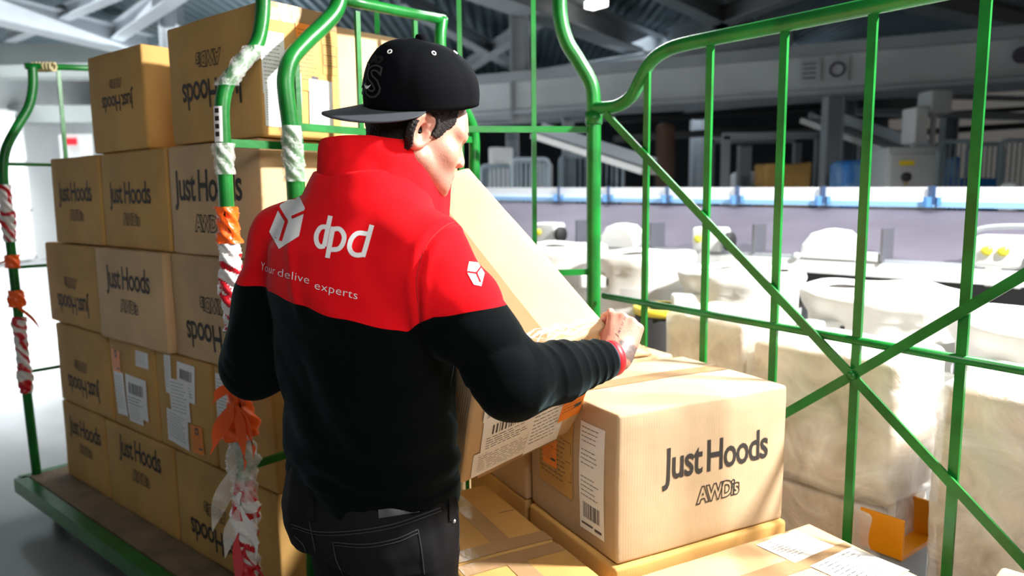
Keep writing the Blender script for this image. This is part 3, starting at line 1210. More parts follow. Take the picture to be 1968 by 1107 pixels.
# fourth row
stack_box(-2.545, -2.045, 3, 'fourth row carton at the left end with upright print', prints=[JH(wd=.34, ct=-.0)], group=G, seed=11)
stack_box(-2.035, -1.505, 3, 'fourth row carton in the middle with upright print', prints=[JH(wd=.34, cs=-.02, ct=-.01)], group=G, seed=12)
stack_box(-1.488, -.93, 3, 'fourth row carton with large upright print behind the green post', prints=[JH(wd=.42, cs=-.03, ct=.0)], group=G, seed=13, m='card2')
# top row
stack_box(-2.07, -1.64, 4, 'small top carton at the left with upside-down print', depth=.36, yaw=.03, prints=[JH(True, wd=.24, cs=.02, ct=.02)], group=G, seed=14,
          tape=[('T', -.18, 0, .18, 0, .05)])
stack_box(-1.44, -.90, 4, 'large tall top carton with upside-down print and labelled right side', depth=.27, h=.365, prints=[JH(True, wd=.36, cs=.0, ct=-.0)],
          papers=[('R', -.095, .02, .075, .17, 0, 'form'), ('R', -.10, -.10, .06, .11, 0, 'form'), ('R', .02, .05, .075, .19, 0, 'orange'), ('R', .06, -.085, .085, .15, 0, 'form'), ('R', -.035, -.06, .05, .12, .0, 'form'), ('R', .098, .07, .055, .12, 0, 'grid')],
          tape=[('R', -.13, .165, .13, .165, .05), ('T', -.26, -.0, .26, .0, .06)], group=G, seed=15)
# second rank, seen past the top right carton
for row in range(5):
    lab = ['bottom', 'second-row', 'third-row', 'fourth-row', 'pale top'][row] + ' carton of the back rank, right end of the left trolley'
    if row == 4:
        lab = 'pale carton standing behind the labelled top carton, left of the cap'
    stack_box(-1.45, -.93, row, lab, depth=.40, off=.60 if row < 2 else (.415 if row < 4 else .285), m='card2', group=G, seed=16 + row, h=HB - .004)

# ---- cartons in the right trolley
YB = .4747
EX = np.array([math.cos(YB), math.sin(YB)])
EY = np.array([-math.sin(YB), math.cos(YB)])
NB = np.array([.232, 1.575])


def TP(x, y, z):
    p = NB + EX * x + EY * y
    return np.array([p[0], p[1], z])


def tbox(x0, x1, y0, y1, z0, z1, label, yaw=0.0, **k):
    p = TP((x0 + x1) / 2, (y0 + y1) / 2, z0)
    Mx = Matrix.Translation(Vector(p)) @ Matrix.Rotation(YB + yaw, 4, 'Z')
    return carton(label, Mx, (x1 - x0, y1 - y0, z1 - z0), **k)


ZT = .604
tbox(0, .526, 0, .402, .606, .961, 'large carton in front with bold upright print and a tall label on its left side', seed=31, amp=.006,
     prints=[('F', .030, .002, .335, False, True)],
     papers=[('L', .105, -.005, .10, .27, 0, 'tall'), ('L', -.06, .015, .17, .20, .0, 'grid'), ('L', -.085, .02, .075, .10, 0.02, 'orange')],
     tape=[('T', -.255, .03, .255, .03, .055)], m='card5', group='cartons in the right trolley')
bk = tbox(-.012, .50, .415, .80, .606, .965, 'plain carton standing behind the large printed carton, flap raised', seed=32, m='card2', group='cartons in the right trolley')
mb = MB()
for k, (fx, fw, tilt) in enumerate(((.06, .24, .30), (-.17, .14, .16))):
    Wf = bk.matrix_world @ Matrix.Translation((fx, -.185, .362)) @ Matrix.Rotation(tilt, 4, 'X')
    mb = MB().box((0, .055, .004), (fw, .11, .005), 0, Wf)
    fo_ = mb.build('flap', M['card2'])
    fo_.data.transform(bk.matrix_world.inverted())
    fo_.parent = bk
tbox(-.36, -.055, .185, .58, .2, ZT, 'flat-topped carton under the held one, behind the taped seam', seed=33, tape=[('T', -.15, -.17, .15, -.17, .05), ('T', 0.03, -.19, .03, .19, .05)], group='cartons in the right trolley', amp=.003)
tbox(-.33, -.05, -.36, .175, .2, ZT - .003, 'flat-topped carton nearest the man\'s right hip', seed=34, tape=[('T', -.13, .245, .13, .245, .05), ('T', -.0, -.26, .0, .26, .05)], group='cartons in the right trolley', amp=.003)
tbox(-.01, .53, -.012, .40, .2, ZT, 'carton underneath the large printed carton, its front edge showing', seed=35, group='cartons in the right trolley', amp=.003)
tbox(-.01, .50, .42, .80, .2, ZT, 'carton under the plain carton at the back of the right trolley', seed=36, group='cartons in the right trolley', amp=.003)
tbox(.01, .60, -.43, -.022, .2, .585, 'low carton in front with two delivery notes on its top', seed=37, m='card2', group='cartons in the right trolley',
     papers=[('T', .16, .13, .15, .11, .1, 'form'), ('T', .20, -.02, .17, .14, .12, 'form')], tape=[('T', -.28, .06, .28, .06, .05)])
p = onz(1808, 1078, .72)
Mx = Matrix.Translation(Vector((p[0] + .10, p[1] - .30, .32))) @ Matrix.Rotation(.75, 4, 'Z')
carton('brown carton corner at the bottom right edge of the photo', Mx, (.40, .40, .40), seed=38, m='card5', group='cartons in the right trolley')
p2 = Vector((p[0] + .10, p[1] - .30, .2))
Mx = Matrix.Translation(p2) @ Matrix.Rotation(.75, 4, 'Z')
MB().box((0, 0, .06), (.38, .38, .115)).build('pallet_block', M['ply']).matrix_world = Mx
tag(bpy.data.objects['pallet_block'], 'low wooden riser under the carton at the bottom right corner', 'riser')

# ---- the carton the man holds
HO = np.array([-.0735, 1.373, 1.097])
HI = np.array([.849, .477, .225]); HI /= np.linalg.norm(HI)
HJ = np.array([-.512, .638, .575]); HJ -= HI * (HI @ HJ); HJ /= np.linalg.norm(HJ)
HK = np.cross(HI, HJ)
if HK[2] > 0:
    HK = -HK
HDIM = (.328, .614, .392)          # along HI, HJ, HK(down)
# local carton frame: x = HI, -y face is the labelled end (outward -HJ), z = -HK
zc = -HK
yc = HJ
xc = np.cross(yc, zc)
Mh = Matrix(((xc[0], yc[0], zc[0], 0), (xc[1], yc[1], zc[1], 0), (xc[2], yc[2], zc[2], 0), (0, 0, 0, 1)))
cen = HO + HI * HDIM[0] / 2 + HJ * HDIM[1] / 2 + HK * HDIM[2]
Mh.translation = Vector(cen)
held = carton('pale ribbed carton tilted in the man\'s arms, labels on its lower end', Mh, (HDIM[0], HDIM[1], HDIM[2]), seed=41, m='card3', amp=.005, flap=False,
              papers=[('F', -.055, -.135, .17, .10, .0, 'form'), ('F', -.05, -.03, .15, .13, .02, 'barcode'), ('F', .055, -.06, .10, .26, .0, 'form'), ('F', .122, .0, .065, .22, 0, 'orange'), ('F', -.08, .08, .1, .09, .0, 'barcode')],
              tape=[('T', 0, -.30, 0, .30, .055), ('F', 0, .12, 0, .198, .055), ('F', -.12, -.193, .12, -.193, .016)])


def in_box_sdf(P):
    """signed distance of points (...,3) to the held carton"""
    q = P - (HO + HI * HDIM[0] / 2 + HJ * HDIM[1] / 2 + HK * HDIM[2] / 2)
    a = np.abs(q @ HI) - HDIM[0] / 2
    b_ = np.abs(q @ HJ) - HDIM[1] / 2
    c_ = np.abs(q @ HK) - HDIM[2] / 2
    m_ = np.maximum(np.maximum(a, b_), c_)
    out = np.sqrt(np.maximum(a, 0) ** 2 + np.maximum(b_, 0) ** 2 + np.maximum(c_, 0) ** 2)
    return np.where(m_ > 0, out, m_)


# torn clear film along the upper front edge of the held carton
mb = MB()
rng = np.random.default_rng(3)
for k in range(6):
    u0 = rng.uniform(.03, .2)
    pts = []
    for i in range(12):
        f = i / 11
        q = HO + HI * (HDIM[0] * (u0 / .33 + f * (.95 - u0 / .33))) + HJ * (.012 + .05 * rng.uniform() * (1 - f) + .004 * k) + HK * (-.006 - .004 * math.sin(i * 1.3 + k))
        pts.append(q)
    V, Fs = [], []
    for i, q in enumerate(pts):
        wv = .0022 + .0016 * math.sin(i + k)
        V += [q - HJ * wv, q + HJ * wv - HK * .003 * math.sin(2.1 * i + k)]
    for i in range(11):
        Fs.append((2 * i, 2 * i + 2, 2 * i + 3, 2 * i + 1))
    mb.add(V, Fs, 0, True)
fo = mb.build('torn_film', M['film'])
fo['label'] = 'crumpled clear film on the edge'
Mi = held.matrix_world.inverted()
fo.data.transform(Mi)
fo.parent = held
# ================================================================== GREEN ROLL CAGES


def plane_hit(px, py, o, n):
    d = ray(px, py)
    o = np.array([o[0], o[1], 0.0])
    n = np.array([n[0], n[1], 0.0])
    t = ((o - np.array([0, 0, CZ])) @ n) / (d @ n)
    return np.array([0, 0, CZ]) + d * t


def flat(mb, a, b, w, t, nrm, m=0):
    """flat bar, wide face normal = nrm"""
    mb.beam(a, b, w, t, m, up=(nrm[0], nrm[1], 0))


def castor(parent, x, y, rz=0.0, ztop=.15):
    W0 = Matrix.Translation((x, y, 0)) @ Matrix.Rotation(rz, 4, 'Z')
    mb = MB()
    V, Fs = lathe([(0, -.018), (.045, -.018), (.055, -.012), (.055, .012), (.045, .018), (0, .018)], 20)
    W = W0 @ Matrix.Translation((0.02, 0, .055)) @ Matrix.Rotation(math.pi / 2, 4, 'X')
    mb.add([tuple(W @ Vector(v)) for v in V], Fs, 0, True)
    o = mb.build('castor', M['rubber'], parent)
    mb = MB()
    for s in (-1, 1):
        mb.box((.01, s * .028, .09), (.05, .005, .08), 0, W0)
    mb.box((0, 0, .132), (.09, .08, ztop - .126), 0, W0)
    mb.build('castor_fork', M['dark_metal'], o)


GN_R = np.array([.8, .6])                         # right panel: outward normal
GP = np.array([.289, 2.6])                        # its hinge post
GD = np.array([.6, -.8])                          # along it, towards the camera


def R_(px, py, off=0.0):
    return plane_hit(px, py, GP + GN_R * off, GN_R)


right = root('roll_cage_trolley', (GP[0], GP[1], 0), 0, 'green roll cage trolley loaded with cartons, braced side panel in the right foreground', 'roll cage')
# deck (under the cartons)
mb = MB()
loc = [(-.34, -.55), (.74, -.55), (.50, .86), (-.34, .86)]
V = [TP(x, y, z) for z in (.15, .2) for x, y in loc]
mb.add(V, [(3, 2, 1, 0), (4, 5, 6, 7), (0, 1, 5, 4), (1, 2, 6, 5), (2, 3, 7, 6), (3, 0, 4, 7)])
mb.build('deck', [M['ply']], right)
for x, y in ((-.25, -.45), (.6, -.45), (.40, .75), (-.25, .75)):
    q = TP(x, y, 0)
    castor(right, q[0], q[1], YB)
# hinge post with S-bend (in the back panel's plane)
BN = np.array([-.146, .989])                      # back panel normal
BN = BN / np.linalg.norm(BN)


def B_(px, py, off=0.0):
    return plane_hit(px, py, GP - BN * off, BN)


low = np.array([GP[0], GP[1], .2])
pts = [low, B_(1141, 540), B_(1141, 250)]
top = [B_(1141, 215), B_(1137, 165), B_(1112, 118), B_(1090, 82), B_(1078, 40), B_(1075, -10), B_(1075, -140)]
path = pts[:2] + smooth_path([pts[2]] + top, 6)
MB().tube(path, .0255, 0, 14).build('corner_post', M['green'], right)
q = B_(1141, 222)
MB().tube([q - [0, 0, .03], q + [0, 0, .012]], .030, 0, 16).build('post_collar', M['green'], right)
# right panel
rp = [(1141, 207), (1165, 207), (1190, 202), (1215, 183), (1233, 148), (1250, 120), (1275, 100), (1320, 84), (1500, 48), (1680, 11), (1850, -24), (2040, -63)]
ctl = [R_(*p) for p in rp]
S_END = 1.62


def to_s(a, c, s=S_END):
    sa, sc = (a[:2] - GP) @ GD, (c[:2] - GP) @ GD
    return a + (c - a) * (s - sa) / (sc - sa)


ctl[-1] = to_s(ctl[-3], ctl[-2])
MB().tube(smooth_path(ctl, 6), .0215, 0, 14).build('top_rail', M['green'], right)
rod_top = {1241: 118, 1358: 78, 1496: 50, 1660: 14, 1868: -20}
rod_bot = {1241: None, 1358: None, 1496: None, 1660: None, 1868: None}
for px, py in rod_top.items():
    p = R_(px, 400)
    # rail height above this point
    zt = [c for c in ctl]
    s0 = (p[:2] - GP) @ GD
    ss = [(c[:2] - GP) @ GD for c in ctl]
    z = np.interp(s0, ss, [c[2] for c in ctl])
    mb = MB()
    flat(mb, (p[0], p[1], .2), (p[0], p[1], z), .022, .010, GN_R)
    mb.build('upright_bar', M['green'], right)
a, c = R_(1160, 568), R_(1968, 712)
c = to_s(a, c)
MB().tube([a, c], .0115, 0, 10).build('mid_rail', M['green'], right)
for pl in ([(1163, 218), (1637, 722), (1975, 1088)], [(1500, 800), (1637, 722), (1835, 606), (2100, 462)]):
    q = [R_(*p, off=-.014) for p in pl]
    if q[-1][2] > q[0][2]:
        q[-1] = to_s(q[-3], q[-2])
    else:
        q[-1] = q[-2] + (q[-1] - q[-2]) * (q[-2][2] - .24) / (q[-2][2] - q[-1][2])
    mb = MB()
    for i in range(len(q) - 1):
        flat(mb, q[i], q[i + 1], .024, .007, GN_R)
    mb.build('diagonal_brace', M['green'], right)
q = R_(1637, 722, off=-.02)
V, Fs = lathe([(0, 0), (.012, 0), (.012, .006), (0, .008)], 12)
W = Matrix.Translation(Vector(q)) @ Vector((-.8, -.6, 0)).to_track_quat('Z', 'Y').to_matrix().to_4x4()
MB().add([tuple(W @ Vector(v)) for v in V], Fs, 0, True).build('brace_bolt', M['green'], right)
# near post of the right panel, beyond the frame
p = GP + GD * 1.62
MB().tube([(p[0], p[1], .2), (p[0], p[1], 1.95)], .0255, 0, 12).build('corner_post', M['green'], right)
mb = MB()
mb.tube([(GP[0], GP[1], .23), (p[0], p[1], .23)], .012, 0, 8)
mb.build('bottom_rail', M['green'], right)
# back panel
for px, y0, w in ((1026, 560, .016), (886, 560, .016), (731, 560, .016)):
    p = B_(px, 240)
    mb = MB()
    flat(mb, (p[0], p[1], .2), (p[0], p[1], 2.5), w, .01, BN)
    mb.build('upright_bar', M['green'], right)
for py in (249, 522):
    a, c = B_(726, py - (3 if py < 300 else 0)), B_(1145, py)
    a[2] = c[2]
    mb = MB()
    flat(mb, a, c, .021, .014, BN)
    mb.build('cross_bar', M['green'], right)

# ---- left trolley
leftT = root('roll_cage_trolley', SP(-1.8, 0.3, 0), -.6939, 'long green roll cage trolley carrying the tall stack of cartons', 'roll cage')
mb = MB()
tc0, tc1, oc0, oc1 = -2.80, -.80, -.150, .99
Vd = [SP(t, o_, z) for z in (.185, .2) for t, o_ in ((tc0 + .03, oc0 + .03), (tc1 - .03, oc0 + .03), (tc1 - .03, oc1 - .03), (tc0 + .03, oc1 - .03))]
mb.add(Vd, [(3, 2, 1, 0), (4, 5, 6, 7), (0, 1, 5, 4), (1, 2, 6, 5), (2, 3, 7, 6), (3, 0, 4, 7)])
mb.build('deck', M['ply'], leftT)
mb = MB()
for (ta, oa), (tb, ob) in (((tc0, oc0), (tc1, oc0)), ((tc1, oc0), (tc1, oc1)), ((tc1, oc1), (tc0, oc1)), ((tc0, oc1), (tc0, oc0))):
    mb.beam(SP(ta, oa, .165), SP(tb, ob, .165), .05, .062)
mb.build('deck_frame', M['green'], leftT)
for t, o_ in ((tc0 + .12, oc0 + .1), (tc1 - .15, oc0 + .1), (tc1 - .15, oc1 - .12), (tc0 + .12, oc1 - .12)):
    q = SP(t, o_, 0)
    castor(leftT, q[0], q[1], -.69, .14)

DN = SD                                            # end frames: plane normal = stack direction


def end_frame(parent, o, front_px, r, length, bars, rail_z, rods=True, upper=True):
    """posts + bars of one end frame; o = ground point of the front post"""
    o = np.array(o[:2])
    P = [plane_hit(x, y, o, SD) for x, y in front_px]
    path = smooth_path(P, 6)
    path = [p for p in path if p[2] > .2]
    low = np.array([path[0][0], path[0][1], .19]) if path[0][2] < path[-1][2] else None
    if low is not None:
        path = [low] + path
    MB().tube(path, r, 0, 14).build('corner_post', M['green'], parent)
    base = np.array([path[0][0], path[0][1], 0])
    nv = np.array([SN[0], SN[1], 0])
    ztop = rail_z
    inset = ((path[-1] - base) @ nv)
    # rear post mirrors the front one
    rear = [base + nv * length + np.array([0, 0, z]) for z in (.19, rail_z)]
    MB().tube(rear, r, 0, 14).build('corner_post', M['green'], parent)
    for z in bars:
        a = base + nv * .01 + np.array([0, 0, z])
        c = base + nv * (length - .01) + np.array([0, 0, z])
        mb = MB()
        flat(mb, a, c, .020, .012, SD)
        mb.build('cross_bar', M['green'], parent)
    return path, base, nv


# right end frame (post beside the man, wrapped with tape)
P2 = SP(-.855, -.150, 0)
p2px = [(484, 1195), (480, 1107), (468, 900), (456, 700), (446, 540), (436, 400), (429, 270), (427, 205), (438, 158), (466, 120), (492, 88), (503, 45), (506, -10), (506, -70)]
path2, base2, nv = end_frame(leftT, P2, p2px, .0195, .84, (), 1.86)
for (xa, ya), (xb, yb) in (((440, 275), (645, 279)), ((498, 890), (545, 878))):
    a, c = plane_hit(xa, ya, base2, SD), plane_hit(xb, yb, base2, SD)
    z = a[2]
    c = base2 + nv * .83 + np.array([0, 0, z])
    a = base2 + np.array([0, 0, z])
    mb = MB()
    flat(mb, a, c, .021, .012, SD)
    mb.build('cross_bar', M['green'], leftT)
# left end frame
P1 = SP(-2.775, -.150, 0)
p1px = [(75, 940), (70, 905), (50, 740), (28, 540), (12, 395), (6, 330), (12, 285), (32, 245), (55, 205), (63, 165), (62, 126)]
path1, base1, _ = end_frame(leftT, P1, p1px, .0195, 1.05, (), 2.0)
for y in (316, 513, 716):
    z = plane_hit(45, y, base1, SD)[2]
    a, c = base1 + np.array([0, 0, z]), base1 + nv * 1.04 + np.array([0, 0, z])
    mb = MB()
    flat(mb, a, c, .014, .010, SD)
    mb.build('cross_bar', M['green'], leftT)
a = plane_hit(48, 127, base1, SD)
c = plane_hit(168, 131, base1, SD)
MB().tube([a, c, c + nv * .25], .014, 0, 10).build('top_rail', M['green'], leftT)
p = plane_hit(112, 135, base1, SD)
mb = MB()
flat(mb, (p[0], p[1], .2), p, .016, .010, SD)
mb.build('upright_bar', M['green'], leftT)

# ---- neighbouring trolley: only its end frame beside the man shows
near = root('roll_cage_trolley', SP(-.80, 0, 0), 0, 'green roll cage end frame between the carton stack and the man\'s cap', 'roll cage')
P3 = SP(-.76, 0, 0)
o3 = np.array([-.615, 2.05])
p3px = [(590, 800), (583, 640), (569, 400), (563, 300), (557, 235), (551, 190), (549, 150), (560, 112), (590, 78), (622, 48), (645, 20), (654, -15), (656, -80)]
P = [plane_hit(x, y, o3, SD) for x, y in p3px]
path3 = smooth_path(P, 6)
b3 = np.array([path3[0][0], path3[0][1], 0])
path3 = [b3 + [0, 0, .19]] + path3
MB().tube(path3, .0235, 0, 14).build('corner_post', M['green'], near)
rail = [plane_hit(652, -2, o3, SD), plane_hit(700, 8, o3, SD), plane_hit(780, 24, o3, SD), plane_hit(852, 38, o3, SD)]
MB().tube(rail, .0165, 0, 12).build('top_rail', M['green'], near)
rear = [plane_hit(x, y, o3, SD) for x, y in ((850, 34), (846, 75), (850, 120), (868, 170), (900, 225), (911, 262), (912, 330))]
lowr = np.array([rear[-1][0], rear[-1][1], .19])
MB().tube(smooth_path(rear, 6) + [lowr], .0195, 0, 12).build('corner_post', M['green'], near)
for (x0, y0) in ((568, 90), (686, 22), (797, 40)):
    p = plane_hit(x0, y0, o3, SD)
    mb = MB()
    flat(mb, (p[0], p[1], .2), p, .016, .010, SD)
    mb.build('upright_bar', M['green'], near)
for y in (244, 700):
    z = plane_hit(575, y, o3, SD)[2]
    mb = MB()
    flat(mb, b3 + [0, 0, z], np.array([lowr[0], lowr[1], z]), .021, .012, SD)
    mb.build('cross_bar', M['green'], near)
# its narrow deck and castors
mb = MB()
dvec = np.array([SD[0], SD[1], 0])
e0 = b3 + nv * -.03
e1 = np.array([lowr[0], lowr[1], 0]) + nv * .03
V = [p + np.array([0, 0, z]) + dvec * s for z in (.15, .195) for p, s in ((e0, -.03), (e0, .06), (e1, .06), (e1, -.03))]
mb.add(V, [(3, 2, 1, 0), (4, 5, 6, 7), (0, 1, 5, 4), (1, 2, 6, 5), (2, 3, 7, 6), (3, 0, 4, 7)])
mb.build('base_beam', M['green'], near)
for p in (e0 + nv * .08, e1 - nv * .08):
    castor(near, p[0] + dvec[0] * .02, p[1] + dvec[1] * .02, .87)

# ================================================================== TAPES AND FILM ON THE POSTS


def at_z(path, z):
    P = np.array(path)
    i = np.argsort(P[:, 2])
    return np.array([np.interp(z, P[i, 2], P[i, k]) for k in range(2)] + [z])


def wrap(name, path, z0, z1, r, cols, label, cat, seed=0, tail=None, lumps=.35):
    """crumpled tape wound round a post"""
    rng = np.random.default_rng(seed)
    mb = MB()
    n = max(12, int((z1 - z0) / .0035))
    seg = 30
    V, Fs, mi = [], [], []
    ph = rng.uniform(0, 6, 6)
    for i in range(n + 1):
        z = z0 + (z1 - z0) * i / n
        c = at_z(path, z)
        for k in range(seg):
            a = 2 * math.pi * k / seg
            rr = r * (1 + lumps * (.5 + .5 * math.sin(2 * a + ph[0] + z * 46)) * (.5 + .5 * math.sin(z * 31 + ph[1])) + .14 * math.sin(5 * a + z * 160 + ph[2]) + .08 * rng.uniform(-1, 1))
            V.append(c + np.array([math.cos(a), math.sin(a), 0]) * rr)
    b = len(mb.v)
    mb.v.extend([tuple(v) for v in V])
    for i in range(n):
        for k in range(seg):
            k2 = (k + 1) % seg
            mb.f.append(tuple(b + q for q in (i * seg + k, i * seg + k2, (i + 1) * seg + k2, (i + 1) * seg + k)))
            zq = i * (z1 - z0) / n
            q = (zq / .075 + .9 * noise.noise(Vector((k / seg * 2.2, zq * 17, ph[3]))) + k / seg + ph[3]) % 1.0
            if len(cols) > 1:
                mb.m.append(0 if q < .6 else 1)
            else:
                mb.m.append(0)
            mb.sm.append(True)
    if tail:
        for (z, dx, dy, dz, w) in tail:
            c = at_z(path, z)
            N = 10
            TV = []
            for i in range(N + 1):
                f = i / N
                p = c + np.array([dx, dy, dz]) * f + np.array([0, 0, -.04 * f * f]) + np.array([.006 * math.sin(5 * f + ph[4]), -r * 1.1, 0])
                tw = math.sin(4 * f + ph[5]) * w / 2
                TV += [p + np.array([tw, 0, w / 2]), p - np.array([tw, 0, w / 2])]
            mb.add(TV, [(2 * i, 2 * i + 1, 2 * i + 3, 2 * i + 2) for i in range(N)], len(cols) - 1 if z * 1000 % 2 < 1 else 0, True)
    o = mb.build(name, [M[c] for c in cols])
    tag(o, label, cat)
    return o


def zof(path, py, px0):
    """height of a pixel row on a post"""
    P = np.array(path)
    best = min(path, key=lambda p: 0)
    lo, hi = 0.2, P[:, 2].max()
    from mathutils import Vector as Ve
    for _ in range(40):
        m_ = (lo + hi) / 2
        q = at_z(path, m_)
        X, Y, Z = q[0], q[1], q[2] - CZ
        d = Y * math.cos(PT) - Z * math.sin(PT)
        v = Y * math.sin(PT) + Z * math.cos(PT)
        y = CY - F * v / d
        if y < py:
            hi = m_
        else:
            lo = m_
    return (lo + hi) / 2


def z2(py):
    return zof(path2, py, 0)


wrap('orange_ribbon', path2, z2(462), z2(392), .026, ['orange_tape'], 'orange ribbon knotted round the green post beside the red shoulder', 'ribbon', 1, [(z2(400), .02, 0, -.03, .02)], .5)
wrap('barrier_tape', path2, z2(630), z2(462), .026, ['white_tape', 'red_tape'], 'red and white barrier tape crumpled round the post above the man\'s elbow', 'tape', 2, [(z2(560), .01, 0, -.05, .03)])
wrap('orange_ribbon', path2, z2(835), z2(712), .030, ['orange_tape'], 'bunch of orange ribbon tied round the post below the man\'s elbow', 'ribbon', 3,
     [(z2(735), .06, 0, .01, .03), (z2(760), -.06, -.02, -.09, .03), (z2(750), .05, 0, -.12, .03), (z2(730), -.05, -.01, .0, .02), (z2(745), .03, -.02, -.16, .03)], .7)
wrap('barrier_tape', path2, z2(1150), z2(915), .027, ['white_tape', 'red_tape'], 'red and white barrier tape on the lower part of the post by the man\'s hip', 'tape', 4,
     [(z2(930), .03, -.01, -.14, .035), (z2(1000), -.03, -.01, -.12, .03), (z2(1040), .05, -.01, -.06, .03)], .5)
mb_film = wrap('clear_film', path2, z2(960), z2(820), .031, ['film2'], 'crumpled clear film hanging round the post between orange and barrier tape', 'film', 5,
               [(z2(870), -.07, -.02, -.14, .035), (z2(900), .05, -.01, -.10, .03), (z2(950), -.04, -.02, -.1, .03)], .5)
wrap('clear_film', path2, z2(330), z2(270), .0235, ['film'], 'clear tape wound on the post at the cross bar left of the collar', 'film', 6, None, .2)
wrap('clear_film', path2, z2(160), z2(85), .0245, ['film'], 'clear film wound on the bend of the post in front of the top carton', 'film', 16, None, .5)
# printed sticker on the post
mb = MB()
c0, c1 = at_z(path2, z2(268)), at_z(path2, z2(200))
V, Fs = [], []
for i in range(9):
    c = c0 + (c1 - c0) * i / 8
    for k in range(6):
        a = math.radians(205 + 17 * k)
        V.append(c + np.array([math.cos(a), math.sin(a), 0]) * .0212)
for i in range(8):
    for k in range(5):
        Fs.append((i * 6 + k, i * 6 + k + 1, (i + 1) * 6 + k + 1, (i + 1) * 6 + k))
mb.add(V, Fs, 0, True)
for i in range(4):
    c = c0 + (c1 - c0) * (.15 + .22 * i)
    Vq = []
    for dz in (0, .012):
        for k in (2, 3, 4):
            a = math.radians(200 + 17 * k)
            Vq.append(c + np.array([math.cos(a) * .0217, math.sin(a) * .0217, dz]))
    mb.add(Vq, [(0, 1, 4, 3), (1, 2, 5, 4)], 1)
tag(mb.build('post_sticker', [M['paper'], M['ink']]), 'white printed sticker on the S-bent green post at the top carton', 'sticker')

wrap('clear_film', path3, zof(path3, 345, 0), zof(path3, 238, 0), .0275, ['film'], 'torn whitish tape on the thick green post left of the red collar', 'film', 7, None, .12)
wrap('barrier_tape', path1, zof(path1, 745, 0), zof(path1, 600, 0), .024, ['white_tape', 'red_tape'], 'red and white tape on the lower left end post of the left trolley', 'tape', 8, [(zof(path1, 600, 0), .09, 0, .0, .012)])
wrap('orange_ribbon', path1, zof(path1, 580, 0), zof(path1, 548, 0), .026, ['orange_tape'], 'lower orange ribbon with a loose tail on the far left post', 'ribbon', 9, [(zof(path1, 570, 0), .11, 0, -.08, .012)])
wrap('orange_ribbon', path1, zof(path1, 505, 0), zof(path1, 480, 0), .026, ['orange_tape'], 'upper orange ribbon on the far left post of the left trolley', 'ribbon', 10, [(zof(path1, 490, 0), -.09, 0, -.02, .012)])
wrap('barrier_tape', path1, zof(path1, 455, 0), zof(path1, 345, 0), .023, ['white_tape', 'red_tape'], 'red and white tape near the top of the far left post', 'tape', 11)
q = plane_hit(84, 129, base1, SD)
mb = MB()
pts = []
for i in range(40):
    f = i / 39
    pts.append(q + np.array([(f - .5) * .10, -.0, 0]) + np.array([0, math.cos(f * 40), math.sin(f * 40)]) * .018)
mb.tube(pts, .006, 0, 6)
tag(mb.build('cord_knot', mat('beige_cord', (.45, .38, .2), .7)), 'beige cord knotted on the top rail of the far left post', 'cord')

# ================================================================== WRAPPED GOODS BEHIND THE PANEL


def PP(s, off, z):
    p = GP + GD * s + GN_R * off
    return np.array([p[0], p[1], z])


YR = math.atan2(GD[1], GD[0])


def wrapped(s0, s1, o0, o1, z0, z1, label, seed, m='card4', amp=.016, film='film3'):
    c = PP((s0 + s1) / 2, (o0 + o1) / 2, z0)
    Mx = Matrix.Translation(Vector(c)) @ Matrix.Rotation(YR, 4, 'Z')
    w, l, h = s1 - s0, o1 - o0, z1 - z0
    r = root('wrapped_carton', label=label, cat='wrapped carton', group='film-wrapped cartons behind the cage panel', mat=Mx)
    V, Fs = round_box((w - .03, l - .03, h - .03), .015, 3, 10, make_bulge(w, l, h, amp * .6, seed))
    MB().add([tuple(Mx @ (Vector(v) + Vector((0, 0, h / 2)))) for v in V], Fs, 0, True).build('carton_body', M[m], r)

    base = make_bulge(w, l, h, amp * .6, seed)
    so = Vector((seed, seed * 2.2, 0))

    def wr(p):
        q = base(p)
        v = Vector(p)
        a = noise.noise(Vector((v.x * 3 + v.z * 4, v.y * 4, v.z * 11)) + so) + .35 * noise.noise(v * 12 + so)
        a = abs(a) * 2 - .5
        dd = np.array(v.normalized())
        return q + dd * (.006 + .0065 * a)
    V, Fs = round_box((w, l, h), .03, 4, 34, wr)
    MB().add([tuple(Mx @ (Vector(v) + Vector((0, 0, h / 2 + .006)))) for v in V], Fs, 0, True).build('film_wrap', M[film], r)
    return r


wrapped(.22, .55, .13, .42, .20, 1.045, 'tall pale carton wrapped in clear film behind the raised flap', 51)
wrapped(.575, 1.03, .10, .39, .605, 1.01, 'upper film-wrapped carton behind the crossing of the green braces', 52)
wrapped(.585, 1.00, .12, .39, .20, .592, 'lower film-wrapped carton near the orange tray', 53, 'card')
wrapped(1.13, 1.78, .10, .44, .20, .985, 'large film-wrapped bale at the right edge behind the brace', 54, 'card4', .03)
r = root('goods_trolley', PP(1.0, .35, 0), YR, 'low grey dolly under the film-wrapped cartons behind the cage panel', 'dolly')
mb = MB()
V = [PP(s, o_, z) for z in (.13, .195) for s, o_ in ((.18, .08), (1.82, .08), (1.82, .62), (.18, .62))]
mb.add(V, [(3, 2, 1, 0), (4, 5, 6, 7), (0, 1, 5, 4), (1, 2, 6, 5), (2, 3, 7, 6), (3, 0, 4, 7)])
mb.build('deck', M['grey_paint'], r)
for s, o_ in ((.25, .15), (1.75, .15), (1.75, .40), (.25, .40)):
    q = PP(s, o_, 0)
    castor(r, q[0], q[1], YR, .13)
